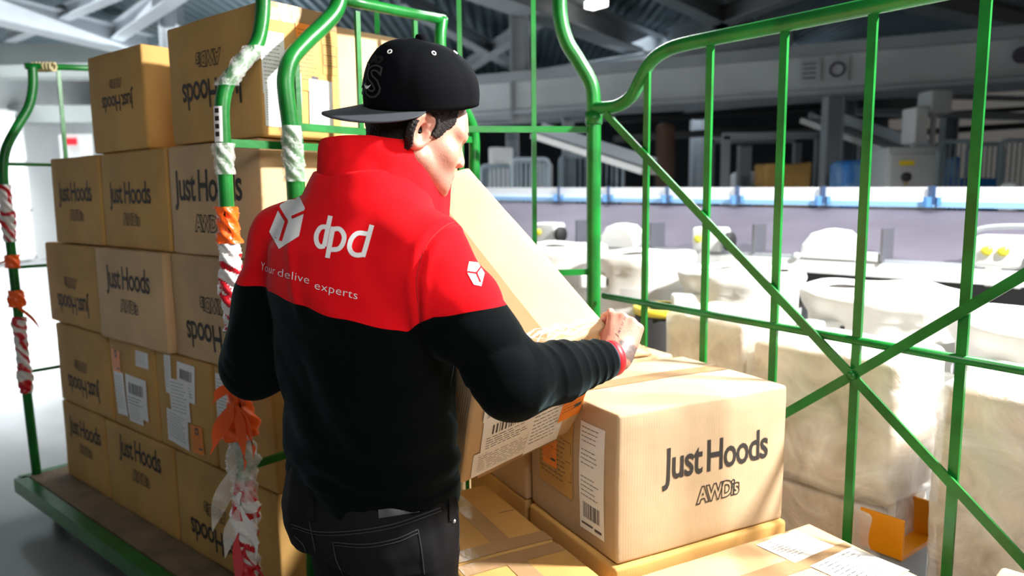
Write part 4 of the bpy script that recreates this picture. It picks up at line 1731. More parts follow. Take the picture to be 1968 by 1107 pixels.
# orange tray with a white sheet in the gap
q0 = R_(1650, 1030, .11)
Mx = Matrix.Translation((q0[0], q0[1], 0)) @ Matrix.Rotation(YR, 4, 'Z')
zt, zb = R_(1650, 975, .11)[2], R_(1650, 1050, .11)[2]
r = root('orange_tray', mat=Mx, label='orange plastic tray with a white sheet, between the film-wrapped cartons', cat='tray')
mb = MB()
mb.box((.055, .012, (zt + zb) / 2), (.118, .012, zt - zb), 0, Mx, .004)
mb.box((.055, .10, zb + .006), (.118, .18, .012), 0, Mx)
mb.box((.055, .195, (zt + zb) / 2), (.118, .012, zt - zb), 0, Mx, .004)
mb.build('tray_body', mat('orange_plastic', (0.80, 0.30, 0.005), 0.35), r)
mb = MB()
mb.box((.035, .05, zt + .03), (.07, .006, .13), 0, Mx @ Matrix.Rotation(.0, 4, 'X'))
mb.build('white_sheet', M['paper'], r)
mb = MB()
mb.box((.055, .1, (.2 + zb) / 2), (.10, .16, zb - .2), 0, Mx)
mb.build('tray_riser', M['grey_paint'], r)
# ================================================================== PERSON


class Vol:
    def __init__(s, lo, hi, h):
        s.lo, s.h = np.array(lo, float), h
        s.n = np.ceil((np.array(hi) - s.lo) / h).astype(int) + 1
        s.S = np.full(s.n, 0.2, np.float32)

    def region(s, lo, hi):
        a = np.clip(np.floor((np.array(lo) - s.lo) / s.h).astype(int), 0, s.n)
        b = np.clip(np.ceil((np.array(hi) - s.lo) / s.h).astype(int) + 1, 0, s.n)
        sl = tuple(slice(i, j) for i, j in zip(a, b))
        g = [s.lo[k] + s.h * np.arange(a[k], b[k]) for k in range(3)]
        if min(len(q) for q in g) == 0:
            return None, None
        P = np.stack(np.meshgrid(*g, indexing='ij'), -1)
        return sl, P

    def put(s, fn, lo, hi, k=0.01, pad=.03, op='u'):
        sl, P = s.region(np.array(lo) - pad - k, np.array(hi) + pad + k)
        if sl is None:
            return
        d = fn(P)
        a = s.S[sl]
        if op == 'u':
            hh = np.maximum(k - np.abs(a - d), 0) / max(k, 1e-6)
            s.S[sl] = np.minimum(a, d) - hh * hh * k / 4
        else:                                    # subtract
            d = -d
            hh = np.maximum(k - np.abs(a - d), 0) / max(k, 1e-6)
            s.S[sl] = np.maximum(a, d) + hh * hh * k / 4

    def cone(s, a, b, r1, r2, k=.01, op='u'):
        a, b = np.array(a, float), np.array(b, float)
        ab = b - a
        L2 = max(ab @ ab, 1e-9)

        def fn(P):
            t = np.clip(((P - a) @ ab) / L2, 0, 1)
            q = P - a - t[..., None] * ab
            return np.sqrt((q * q).sum(-1)) - (r1 + (r2 - r1) * t)
        R = max(r1, r2)
        s.put(fn, np.minimum(a, b) - R, np.maximum(a, b) + R, k, op=op)

    def chain(s, pts, rs, k=.01):
        for i in range(len(pts) - 1):
            s.cone(pts[i], pts[i + 1], rs[i], rs[i + 1], k)

    def ell(s, c, r, A=None, k=.01, op='u'):
        c, r = np.array(c, float), np.array(r, float)
        A = np.eye(3) if A is None else np.array(A)     # rows are the axes

        def fn(P):
            q = (P - c) @ A.T
            l0 = np.sqrt(((q / r) ** 2).sum(-1))
            l1 = np.sqrt(((q / r ** 2) ** 2).sum(-1))
            return l0 * (l0 - 1) / np.maximum(l1, 1e-9)
        ext_ = np.sqrt(((A * r[:, None]) ** 2).sum(0))
        s.put(fn, c - ext_, c + ext_, k, op=op)

    def mesh(s):
        """naive surface nets"""
        S = s.S
        I = S < 0
        c = [I[i:I.shape[0] - 1 + i, j:I.shape[1] - 1 + j, k:I.shape[2] - 1 + k] for i in (0, 1) for j in (0, 1) for k in (0, 1)]
        al, an = c[0].copy(), c[0].copy()
        for q in c[1:]:
            al &= q
            an |= q
        act = np.argwhere(an & ~al)
        idx = np.full(an.shape, -1, np.int32)
        idx[tuple(act.T)] = np.arange(len(act))
        off = np.array([(i, j, k) for i in (0, 1) for j in (0, 1) for k in (0, 1)])
        vals = np.stack([S[tuple((act + o).T)] for o in off], 1)
        acc = np.zeros((len(act), 3))
        cnt = np.zeros(len(act))
        for a in range(8):
            for b in range(a + 1, 8):
                if np.abs(off[a] - off[b]).sum() != 1:
                    continue
                va, vb = vals[:, a], vals[:, b]
                m = (va < 0) != (vb < 0)
                t = np.where(m, va / np.where(m, va - vb, 1), 0)
                p = off[a] + t[:, None] * (off[b] - off[a])
                acc += p * m[:, None]
                cnt += m
        V = s.lo + s.h * (act + acc / cnt[:, None])
        Q = []
        for ax in range(3):
            u, v = (ax + 1) % 3, (ax + 2) % 3
            sa = [slice(None)] * 3
            sb = [slice(None)] * 3
            sa[ax] = slice(0, -1)
            sb[ax] = slice(1, None)
            A_, B2 = I[tuple(sa)], I[tuple(sb)]
            e = np.argwhere(A_ != B2)
            ok = (e[:, u] > 0) & (e[:, v] > 0) & (e[:, u] < idx.shape[u]) & (e[:, v] < idx.shape[v])
            e = e[ok]
            du = np.zeros(3, int); du[u] = 1
            dv = np.zeros(3, int); dv[v] = 1
            q = np.stack([idx[tuple((e - du - dv).T)], idx[tuple((e - dv).T)], idx[tuple(e.T)], idx[tuple((e - du).T)]], 1)
            fl = A_[tuple(e.T)]
            q[~fl] = q[~fl][:, ::-1]
            Q.append(q)
        return V, np.concatenate(Q)


def np_mesh(name, V, Q, mats, parent=None, smooth=True):
    if parent is not None:
        Mi = np.array(parent.matrix_world.inverted())
        V = V @ Mi[:3, :3].T + Mi[:3, 3]
    me = bpy.data.meshes.new(name)
    me.vertices.add(len(V))
    me.vertices.foreach_set('co', np.asarray(V, np.float32).ravel())
    nq = len(Q)
    w = Q.shape[1]
    me.loops.add(nq * w)
    me.loops.foreach_set('vertex_index', Q.astype(np.int32).ravel())
    me.polygons.add(nq)
    me.polygons.foreach_set('loop_start', np.arange(0, nq * w, w, dtype=np.int32))
    me.polygons.foreach_set('loop_total', np.full(nq, w, np.int32))
    me.polygons.foreach_set('use_smooth', np.full(nq, smooth))
    for m_ in (mats if isinstance(mats, (list, tuple)) else [mats]):
        me.materials.append(m_)
    me.update(calc_edges=True)
    me.validate()
    o = bpy.data.objects.new(name, me)
    COL.objects.link(o)
    if parent is not None:
        o.parent = parent
    return o


def relax(V, Q, it=3, lam=.5):
    e = np.concatenate([Q[:, [0, 1]], Q[:, [1, 2]], Q[:, [2, 3]], Q[:, [3, 0]]])
    for _ in range(it):
        acc = np.zeros_like(V)
        cnt = np.zeros(len(V))
        for a, b_ in ((0, 1), (1, 0)):
            for k in range(3):
                acc[:, k] += np.bincount(e[:, a], V[e[:, b_], k], len(V))
            cnt += np.bincount(e[:, a], minlength=len(V))
        V = V * (1 - lam) + lam * acc / cnt[:, None]
    return V


def vnormals(V, Q):
    n = np.cross(V[Q[:, 2]] - V[Q[:, 0]], V[Q[:, 3]] - V[Q[:, 1]])
    N = np.zeros_like(V)
    for i in range(4):
        for k in range(3):
            N[:, k] += np.bincount(Q[:, i], n[:, k], len(V))
    return N / (np.linalg.norm(N, axis=1)[:, None] + 1e-12)


def attr(o, name, vals):
    a = o.data.attributes.new(name, 'FLOAT', 'POINT')
    a.data.foreach_set('value', np.asarray(vals, np.float32))


def sstep(x, a, b):
    t = np.clip((x - a) / (b - a), 0, 1)
    return t * t * (3 - 2 * t)


YW = math.radians(38)
BF = np.array([math.sin(YW), math.cos(YW), 0])           # body faces away to the right
BR = np.array([math.cos(YW), -math.sin(YW), 0])
BU = np.array([0, 0, 1.])
BC = np.array([-.290, 1.470, 0])
SCn = np.array([-.315, 1.475, 0])


def bl_(r, f, z, c=BC):
    return c + BR * r + BF * f + BU * z


SHL, SHR = bl_(-.226, 0, 1.350, SCn), bl_(.190, .0, 1.335, SCn)
ELL = np.array([-.550, 1.545, 1.10])
WRL = np.array([-.400, 1.735, 1.115])
ELR = at(984, 738, 1.315)
WRR = at(1186, 686, 1.47)
NKB = bl_(0, .045, 1.44, SCn)                             # neck base
HC = at(797, 254, 1.515)                                  # head centre
HY, HP = math.radians(63), math.radians(16)
hf0 = np.array([math.sin(HY), math.cos(HY), 0])
HR = np.array([math.cos(HY), -math.sin(HY), 0])
HF = hf0 * math.cos(HP) - BU * math.sin(HP)
HU = hf0 * math.sin(HP) + BU * math.cos(HP)
HA = np.stack([HR, HF, HU])


def hl(r, f, u):
    return HC + HR * r + HF * f + HU * u


def torso(vol, st, k, top=None, flat_bottom=None, c0=None):
    """stack of ellipses: (z, rx, ry, right offset, fwd offset)"""
    st = np.array(st)
    zz = st[:, 0]

    def fn(P):
        z = P[..., 2]
        w = (z - zz[0]) / (zz[-1] - zz[0])
        c = BC * (1 - np.clip(w, 0, 1)[..., None]) + SCn * np.clip(w, 0, 1)[..., None]
        q = P - c
        rr = q @ BR - np.interp(z, zz, st[:, 3])
        ff = q @ BF - np.interp(z, zz, st[:, 4])
        a, b_ = np.interp(z, zz, st[:, 1]), np.interp(z, zz, st[:, 2])
        ex = 2.35
        l = (np.abs(rr / a) ** ex + np.abs(ff / b_) ** ex) ** (1 / ex)
        d = (l - 1) * np.minimum(a, b_)
        d = np.maximum(d, np.maximum(zz[0] - z, z - zz[-1]))
        return d
    R = st[:, 1:3].max() + .05
    vol.put(fn, [SCn[0] - R, SCn[1] - R, zz[0]], [SCn[0] + R, SCn[1] + R, zz[-1]], k)


# ------------------------------------------------------------------ body
def hand(vol, W, d, a, n, side_thumb=-1, curl=(.5, .7, .5), k=.008, thumb=(.65, -.55, -.5), tcurl=.4):
    d, a, n = [np.array(v, float) / np.linalg.norm(v) for v in (d, a, n)]
    offs = (-.029, -.0085, .0120, .0310)
    plen = (.084, .086, .081, .074)
    lens = ((.043, .025, .021), (.047, .029, .022), (.043, .027, .021), (.034, .020, .018))
    for i in range(4):
        kn = W + d * plen[i] + a * offs[i] + n * (.004 if i in (1, 2) else 0)
        b0 = W + d * .012 + a * offs[i] * .55
        vol.cone(b0, kn, .0150, .0115 - .0008 * (i == 3), .012)
        p, ang = kn, 0.0
        r = .0100 - .0006 * abs(i - 1) - (.001 if i == 3 else 0)
        for j in range(3):
            ang += curl[j] * (1 + .10 * (i - 1.5))
            dr_ = d * math.cos(ang) - n * math.sin(ang) + a * (.05 * (i - 1.5))
            dr_ /= np.linalg.norm(dr_)
            q = p + dr_ * lens[i][j]
            vol.cone(p, q, r, r * .90, .004)
            p, r = q, r * .90
    t0 = W + d * .022 - a * .022 - n * .004
    td = d * thumb[0] + a * thumb[1] + n * thumb[2]
    td /= np.linalg.norm(td)
    t1 = t0 + td * .042
    t2d = td * math.cos(tcurl) + d * math.sin(tcurl)
    t2d /= np.linalg.norm(t2d)
    t2 = t1 + t2d * .033
    t3 = t2 + t2d * .024
    vol.chain([t0, t1, t2, t3], [.0165, .0130, .0112, .0090], .008)
    vol.ell(W + d * .046 - n * .006, (.036, .042, .013), np.stack([a, d, n]), .012)


def hold_off(vol, lo, hi, eps=.0015):
    """flesh and cloth press against the carton instead of entering it"""
    sl, P = vol.region(lo, hi)
    if sl is not None:
        vol.S[sl] = np.maximum(vol.S[sl], -(in_box_sdf(P) - eps))


# head + neck
hv = Vol(HC - [.16, .16, .22], HC + [.17, .17, .17], .0022)
hv.ell(hl(0, -.012, .035), (.0775, .0985, .088), HA, .02)
hv.ell(hl(0, .030, -.035), (.062, .070, .078), HA, .03)                # face
hv.ell(hl(0, .050, -.078), (.046, .045, .040), HA, .02)                # jaw front
hv.ell(hl(0, .081, -.101), (.018, .016, .014), HA, .02)                # chin
for sd in (-1, 1):
    hv.cone(hl(sd * .062, .0, -.055), hl(sd * .030, .073, -.092), .017, .014, .02)   # jaw line
    hv.ell(hl(sd * .044, .062, -.030), (.020, .020, .018), HA, .03)    # cheekbone
    hv.cone(hl(sd * .018, .095, .018), hl(sd * .050, .077, .018), .009, .008, .02)  # brow
hv.ell(hl(0, .074, .04), (.046, .026, .04), HA, .03)                   # forehead
hv.cone(hl(0, .093, .008), hl(0, .110, -.030), .0085, .0115, .008)     # nose
for sd in (-1, 1):
    hv.ell(hl(sd * .012, .108, -.036), (.009, .009, .008), HA, .006)
    hv.ell(hl(sd * .031, .096, -.002), (.015, .010, .008), HA, .008, 's')
    hv.ell(hl(sd * .031, .0805, -.002), (.0130, .0125, .0120), HA, .004)
hv.cone(hl(-.018, .093, -.064), hl(.018, .093, -.064), .0065, .0065, .006)   # lips
hv.cone(hl(-.015, .092, -.074), hl(.015, .092, -.074), .0068, .0068, .006)
ET = math.radians(17)


def er(sd, r, f, u):
    """ear frame: leaned forward at the top"""
    return hl(sd * r, -.012 + f * math.cos(ET) + u * math.sin(ET), -.002 + u * math.cos(ET) - f * math.sin(ET))


for sd in (-1, 1):                                                      # ears
    rim = []
    for i in range(15):
        t = math.radians(-125 + 265 * i / 14)
        y, z = math.sin(t), math.cos(t)
        rim.append(hl(sd * (.078 + .014 * (.5 - y * .9 if y < 0 else .5 - y * .2) + .004), -.020 - (-1) * (-.0175) * (-y) * 1.0 - .004 * z + .0, .000 + .031 * z))
    # helix runs from the front root over the top and down the back to the lobe
    rim = []
    for i in range(17):
        t = math.radians(60 - 285 * i / 16)          # 60 front-top ... -225 lobe
        yy = math.cos(t) * .0215
        zz_ = math.sin(t) * .034 - .004
        back = (.0215 - yy) / .043                   # 0 at the front, 1 at the rear
        rim.append(er(sd, .0765 + .019 * back, yy, zz_))
    for i in range(16):
        r0 = .0056
        hv.cone(rim[i], rim[i + 1], r0, r0, .004)
    Ae = np.stack([(HR * sd * .86 - HF * -.5) / np.linalg.norm(HR * sd * .86 + HF * .5), HF * .9 - HR * sd * .43, HU])
    EF = HF * math.cos(ET) - HU * math.sin(ET)
    EU = HU * math.cos(ET) + HF * math.sin(ET)
    e0 = HR * sd * .89 + EF * .45
    e1 = EF * .89 - HR * sd * .45
    Ae = np.stack([e0 / np.linalg.norm(e0), e1 / np.linalg.norm(e1), EU])
    hv.ell(er(sd, .082, -.002, .0), (.0055, .021, .034), Ae, .006)
    hv.ell(er(sd, .0880, .003, -.005), (.0120, .0100, .0165), Ae, .003, 's')
    hv.ell(er(sd, .0900, .004, .018), (.0075, .0105, .0065), Ae, .003, 's')
    hv.ell(er(sd, .080, .000, -.036), (.0065, .0095, .012), Ae, .006)     # lobe
    hv.cone(er(sd, .078, .016, -.012), er(sd, .080, .016, -.003), .0045, .004, .004)  # tragus
nk_top = hl(0, -.028, -.06)
hv.cone(nk_top, NKB - BU * .02, .058, .064, .03)
Vh, Qh = hv.mesh()

# right hand
dR = np.array([.28, .50, .82])
aR = np.array([.80, -.20, -.40])
dR /= np.linalg.norm(dR)
aR -= dR * (aR @ dR)
aR /= np.linalg.norm(aR)
nR = np.cross(aR, dR)
rv = Vol(WRR - [.12, .12, .12], WRR + [.16, .2, .17], .0022)
rv.cone(WRR - (WRR - ELR) / np.linalg.norm(WRR - ELR) * .09, WRR, .031, .0265, .01)
rv.cone(WRR, WRR + dR * .02, .026, .024, .02)
hand(rv, WRR, dR, aR, nR, curl=(1.15, .75, .5), thumb=(.80, -.22, -.60), tcurl=.2)
hold_off(rv, WRR - .3, WRR + .3)
Vr, Qr = rv.mesh()
# left hand, flat against the carton's left face
dL = HJ * .75 - HK * .3 + HI * .0
dL /= np.linalg.norm(dL)
nL = -HI
aL = np.cross(nL, dL)
if aL[2] > 0:
    aL = -aL
lv = Vol(WRL - [.14, .12, .15], WRL + [.25, .25, .25], .003)
lv.cone(ELL * .4 + WRL * .6, WRL, .033, .027, .01)
hand(lv, WRL, dL, aL, nL, curl=(.12, .1, .1), thumb=(.7, -.6, .0), tcurl=.1)
hold_off(lv, WRL - .4, WRL + .4)
Vl, Ql = lv.mesh()
# trunk, arms, legs (under the clothes)
bv = Vol([-.78, 1.05, -.005], [.32, 1.98, 1.52], .0065)
torso(bv, [(.86, .150, .105, 0, 0), (1.0, .145, .10, 0, 0), (1.15, .155, .10, 0, .01), (1.30, .17, .10, 0, 0), (1.38, .16, .09, 0, 0), (1.44, .07, .065, 0, .03)], .03)
bv.chain([SHL, ELL, WRL], [.058, .045, .030], .02)
bv.chain([SHR, ELR, WRR - (WRR - ELR) * .06], [.058, .042, .028], .02)
HIPL, HIPR = bl_(-.088, 0, .86), bl_(.088, 0, .86)
KNL, KNR = bl_(-.105, .03, .47), bl_(.11, .03, .47)
ANL, ANR = bl_(-.12, -.01, .09), bl_(.13, -.02, .09)
for a_, b_, c_ in ((HIPL, KNL, ANL), (HIPR, KNR, ANR)):
    bv.chain([a_, b_, c_], [.082, .052, .036], .03)
    bv.cone(c_, c_ + BF * .13 - BU * .05, .034, .022, .02)
bv.cone(NKB, NKB - BU * .05, .062, .07, .02)
hold_off(bv, [-.6, 1.2, .7], [.4, 2.1, 1.6], .02)
Vb, Qb = bv.mesh()
Vall = np.concatenate([Vh, Vr, Vl, Vb])
Qall = np.concatenate([Qh, Qr + len(Vh), Ql + len(Vh) + len(Vr), Qb + len(Vh) + len(Vr) + len(Vl)])
tmp = np_mesh('tmp', Vall, Qall, [])
md = tmp.modifiers.new('r', 'REMESH')
md.mode = 'VOXEL'
md.voxel_size = .0026
dg = bpy.context.evaluated_depsgraph_get()
dg.update()
me2 = bpy.data.meshes.new_from_object(tmp.evaluated_get(dg))
bpy.data.objects.remove(tmp)
nv_ = len(me2.vertices)
Vp = np.empty(nv_ * 3, np.float32)
me2.vertices.foreach_get('co', Vp)
Vp = Vp.reshape(-1, 3).astype(float)
np_ = len(me2.polygons)
Qp = np.empty(len(me2.loops), np.int32)
me2.loops.foreach_get('vertex_index', Qp)
lt = np.empty(np_, np.int32)
me2.polygons.foreach_get('loop_total', lt)
bpy.data.meshes.remove(me2)
assert (lt == 4).all(), 'non quads'
Qp = Qp.reshape(-1, 4)
Vp = relax(Vp, Qp, 2, .35)

skin = mat('skin', (0.47, 0.245, 0.17), 0.48, spec=0.4, var=0.12, vscale=30, bump=0.08, bscale=260)
nt = skin.node_tree
pb_ = nt.nodes['Principled BSDF']
pb_.inputs['Subsurface Weight'].default_value = 0.12
pb_.inputs['Subsurface Radius'].default_value = (0.012, 0.004, 0.002)
pb_.inputs['Subsurface Scale'].default_value = 0.6
src = pb_.inputs['Base Color'].links[0].from_socket
for an, colr, nsc in (('stubble', (0.10, 0.055, 0.04), 1000.0), ('tattoo', (0.075, 0.065, 0.065), 90.0), ('blush', (0.55, 0.12, 0.08), 10.0)):
    at_ = nt.nodes.new('ShaderNodeAttribute')
    at_.attribute_name = an
    nn_ = nt.nodes.new('ShaderNodeTexNoise')
    nn_.inputs['Scale'].default_value = nsc
    tcn = nt.nodes.new('ShaderNodeTexCoord')
    nt.links.new(tcn.outputs['Object'], nn_.inputs['Vector'])
    ml = nt.nodes.new('ShaderNodeMath')
    ml.operation = 'MULTIPLY'
    mrn = nt.nodes.new('ShaderNodeMapRange')
    mrn.inputs['From Min'].default_value = .35
    mrn.inputs['From Max'].default_value = .62
    mrn.inputs['To Min'].default_value = {'stubble': .1, 'tattoo': .75, 'blush': .35}[an]
    nt.links.new(nn_.outputs['Fac'], mrn.inputs['Value'])
    nt.links.new(at_.outputs['Fac'], ml.inputs[0])
    nt.links.new(mrn.outputs['Result'], ml.inputs[1])
    mxn = nt.nodes.new('ShaderNodeMix')
    mxn.data_type = 'RGBA'
    nt.links.new(ml.outputs[0], mxn.inputs[0])
    nt.links.new(src, mxn.inputs[6])
    mxn.inputs[7].default_value = (*colr, 1)
    src = mxn.outputs[2]
nt.links.new(src, pb_.inputs['Base Color'])

# the standing man: body mesh with clothes as parts
person = np_mesh('person', Vp, Qp, skin)
tag(person, 'man in a red and black fleece and backwards cap holding a carton', 'person')
q = (Vp - HC) @ HA.T
isH = (np.linalg.norm(Vp - HC, axis=1) < .17)
stb = sstep(-q[:, 2], .018, .05) * sstep(q[:, 1], -.01, .02) * (1 - sstep(-q[:, 2], .12, .14)) * isH
nose_ = np.exp(-(((q[:, 0]) / .02) ** 2 + ((q[:, 1] - .11) / .02) ** 2 + ((q[:, 2] + .03) / .02) ** 2))
cheek = sstep(q[:, 1], .05, .08) * sstep(q[:, 2], -.055, -.03)
stb = np.clip(stb * .62 - nose_ - cheek, 0, 1)
attr(person, 'stubble', stb)
w_ = (Vp - WRR)
along_ = w_ @ dR
cross_ = w_ @ aR
near_hand = (np.linalg.norm(w_ - dR * .03, axis=1) < .07)
tat = sstep(along_, -.012, -.004) * (1 - sstep(along_, .026, .034)) * sstep(cross_, -.010, -.002) * near_hand * (w_ @ nR > -.005)
attr(person, 'tattoo', tat * .95)
ear_ = np.exp(-((np.abs(q[:, 0]) - .088) / .014) ** 2 - ((q[:, 1] + .018) / .02) ** 2 - (q[:, 2] / .035) ** 2) * isH
attr(person, 'blush', np.clip(ear_ * .7 + nose_ * .3 + .25 * sstep(along_, .06, .09) * (np.linalg.norm(w_ - dR * .09, axis=1) < .07), 0, 1))

for sd in (-1, 1):
    V, Fs = [], []
    mb = MB()
    c = hl(sd * .031, .0785, -.002)
    for i in range(9):
        for k in range(16):
            t, p_ = math.pi * i / 8, 2 * math.pi * k / 16
            V.append(c + .0122 * (HR * math.sin(t) * math.cos(p_) + HU * math.sin(t) * math.sin(p_) + HF * math.cos(t)))
    for i in range(8):
        for k in range(16):
            k2 = (k + 1) % 16
            Fs.append((i * 16 + k, (i + 1) * 16 + k, (i + 1) * 16 + k2, i * 16 + k2))
    mb.add(V, Fs, 0, True)
    mb.m = [1 if i // 16 < 1 else 0 for i in range(len(Fs))]
    mb.build('eye', [mat('eye_white', (.75, .72, .7), .2), mat('iris', (.05, .03, .02), .15)], person)

KCAP = at(814, 203, 1.515)
KUP = (BU * math.cos(math.radians(6)) - hf0 * math.sin(math.radians(6))) * math.cos(math.radians(14)) + HR * math.sin(math.radians(14))
# ------------------------------------------------------------------ hair (short, dark) and eyebrows
hairm = mat('dark_hair', (0.010, 0.007, 0.006), 0.6, spec=0.3, var=0.6, vscale=120, bump=0.6, bscale=700, stretch=(1, 1, .35))
vv = Vol(HC - [.01] * 3, HC + [.01] * 3, hv.h)
vv.lo, vv.n, vv.S = hv.lo, hv.n, hv.S.copy()
P = np.stack(np.meshgrid(*[vv.lo[k] + vv.h * np.arange(vv.n[k]) for k in range(3)], indexing='ij'), -1)
ql = (P - HC) @ HA.T


def elld(q_, c, r):
    z_ = (q_ - np.array(c)) / np.array(r)
    l0 = np.sqrt((z_ ** 2).sum(-1))
    l1 = np.sqrt(((z_ / np.array(r)) ** 2).sum(-1))
    return l0 * (l0 - 1) / np.maximum(l1, 1e-9)


nape = P - nk_top
axn = (NKB - BU * .02) - nk_top
tt = np.clip((nape @ axn) / (axn @ axn), 0, 1)
dn = np.linalg.norm(nape - tt[..., None] * axn, axis=-1) - (.058 + .006 * tt)
dsk = np.minimum(elld(ql, (0, -.012, .035), (.0775, .0985, .088)), np.minimum(dn, elld(ql, (0, .030, -.035), (.062, .070, .078))))
r_, f_, u_ = np.abs(ql[..., 0]), ql[..., 1], ql[..., 2]
nz_ = np.sin(r_ * 520 + u_ * 160) * np.sin(f_ * 610 - u_ * 240) * .0022 + np.sin(u_ * 700 + f_ * 300 + r_ * 200) * .0012
shell = hv.S - .0045 - nz_ * .38 - .003 * sstep(u_, .0, .05)
# hairline: behind the ear down to the nape, sideburn before the ear
front = np.where(u_ > .030, f_ - .058, np.where(u_ > -.012, f_ - (.024 + (u_ + .012) * .8), f_ + .022 + (-.012 - u_) * .22))
low_ = (-.118) - u_ + f_ * .35
vv.S[:] = np.maximum(np.maximum(shell, front + nz_ * 1.5), low_ + nz_ * 2).astype(np.float32)
# tucked under the cap
cq = P - KCAP
cz = cq @ KUP
kf_ = np.cross(KUP, HR)
kf_ /= np.linalg.norm(kf_)
kr_ = np.cross(kf_, KUP)
rho_ = np.sqrt((cq @ kf_ / .118) ** 2 + (cq @ kr_ / .094) ** 2)
vv.S[:] = np.maximum(vv.S, np.where((rho_ > .97) & (cq @ kf_ < .02), cz + .009, cz - .004)).astype(np.float32)
# leave the ears free
for sd in (-1, 1):
    vv.ell(er(sd, .092, -.001, -.001), (.017, .0235, .040), np.stack([HR, HF * math.cos(ET) - HU * math.sin(ET), HU * math.cos(ET) + HF * math.sin(ET)]), .004, 's')
Vx, Qx = vv.mesh()
np_mesh('hair', Vx, Qx, hairm, person)
for sd in (-1, 1):
    ev = Vol(HC - [.13] * 3, HC + [.14] * 3, .0022)
    ev.chain([hl(sd * .014, .104, .019), hl(sd * .034, .0975, .025), hl(sd * .054, .0835, .022)], [.003, .0042, .003], .003)
    a_, b_ = ev.mesh()
    np_mesh('eyebrow', a_, b_, hairm, person)

# ------------------------------------------------------------------ jeans
jm = mat('black_denim', (0.0026, 0.0028, 0.0036), 0.75, spec=0.12, var=0.55, vscale=4.5, bump=0.15, bscale=1600, col2=(0.0065, 0.007, 0.009))
jv = Vol([-.62, 1.10, .06], [.05, 1.85, 1.0], .005)
torso(jv, [(.74, .172, .135, 0, -.01), (.82, .178, .142, 0, -.008), (.90, .172, .132, 0, 0), (.96, .165, .122, 0, 0)], .03)
for sd, a_, b_, c_ in ((-1, HIPL, KNL, ANL), (1, HIPR, KNR, ANR)):
    jv.ell(a_ - BF * .062 - BU * .06 + BR * sd * .002, (.082, .075, .095), np.stack([BR, BF, BU]), .05)
    jv.chain([a_ - BU * .04, b_, c_ + BU * .02], [.105, .072, .058], .03)
Vj, Qj = jv.mesh()
Nj = vnormals(Vj, Qj)
dj = np.array([.0035 * noise.noise(Vector((p[0] * 9, p[1] * 9, p[2] * 30))) + .003 * noise.noise(Vector((p[0] * 26, p[1] * 26, p[2] * 14 + p[0] * 30))) for p in Vj])
Vj = relax(Vj + Nj * dj[:, None], Qj, 1, .4)
jeans = np_mesh('jeans', Vj, Qj, jm, person)
for c_, sd in ((ANL, -1), (ANR, 1)):
    sv = Vol(c_ - [.2, .2, .10], c_ + [.25, .25, .1], .004)
    sv.chain([c_ + BU * -.02, c_ + BF * .07 - BU * .035, c_ + BF * .155 - BU * .048], [.048, .044, .036], .02)
    sv.cone(c_ - BF * .045 - BU * .045, c_ + BF * .17 - BU * .052, .038, .036, .02)
    sl, P = sv.region(sv.lo, sv.lo + sv.n * sv.h)
    sv.S[sl] = np.maximum(sv.S[sl], .004 - P[..., 2])
    a_, b_ = sv.mesh()
    np_mesh('shoe', a_, b_, mat('black_shoe', (.015, .015, .016), .5), person)

# ------------------------------------------------------------------ fleece jacket
jk = Vol([-.76, 1.10, .73], [.30, 1.90, 1.56], .0046)
HEM = .835
torso(jk, [(HEM - .10, .186, .144, .0, 0), (.87, .192, .148, 0, 0), (.93, .190, .146, 0, 0), (1.02, .193, .143, 0, 0), (1.15, .203, .145, 0, 0),
           (1.27, .212, .147, 0, -.004), (1.35, .196, .138, 0, -.004), (1.41, .150, .122, 0, .012), (1.455, .118, .118, .01, .03), (1.495, .104, .112, .012, .042)], .03)
uR = (WRR - ELR) / np.linalg.norm(WRR - ELR)
CUF = WRR - uR * .046
jk.chain([SHL - BU * .01, SHL * .5 + ELL * .5, ELL], [.086, .078, .070], .03)
jk.cone(ELL, WRL - (WRL - ELL) * .1, .069, .048, .03)
jk.cone(SHR - BU * .01, SHR * .55 + ELR * .45, .090, .077, .035)
jk.cone(SHR * .55 + ELR * .45, ELR, .077, .064, .03)
jk.cone(ELR, ELR * .5 + CUF * .5, .0635, .0565, .025)
jk.cone(ELR * .5 + CUF * .5, CUF, .0565, .0440, .02)
jk.cone(bl_(-.05, .02, 1.42, SCn), SHL + BU * .01, .075, .062, .05)
jk.cone(bl_(.05, .02, 1.42, SCn), SHR + BU * .01, .075, .064, .05)
hold_off(jk, [-.76, 1.1, .73], [.30, 1.9, 1.56], .004)
sl, P = jk.region(jk.lo, jk.lo + jk.n * jk.h)
jk.S[sl] = np.maximum(jk.S[sl], HEM - .004 + .05 * np.minimum(((P - BC) @ BR + .02) / .17, 0) - P[..., 2])
jk.S[sl] = np.maximum(jk.S[sl], (P - CUF) @ uR - .004)  if False else jk.S[sl]
Vk, Qk = jk.mesh()
Vk = relax(Vk, Qk, 2, .5)
Nk = vnormals(Vk, Qk)
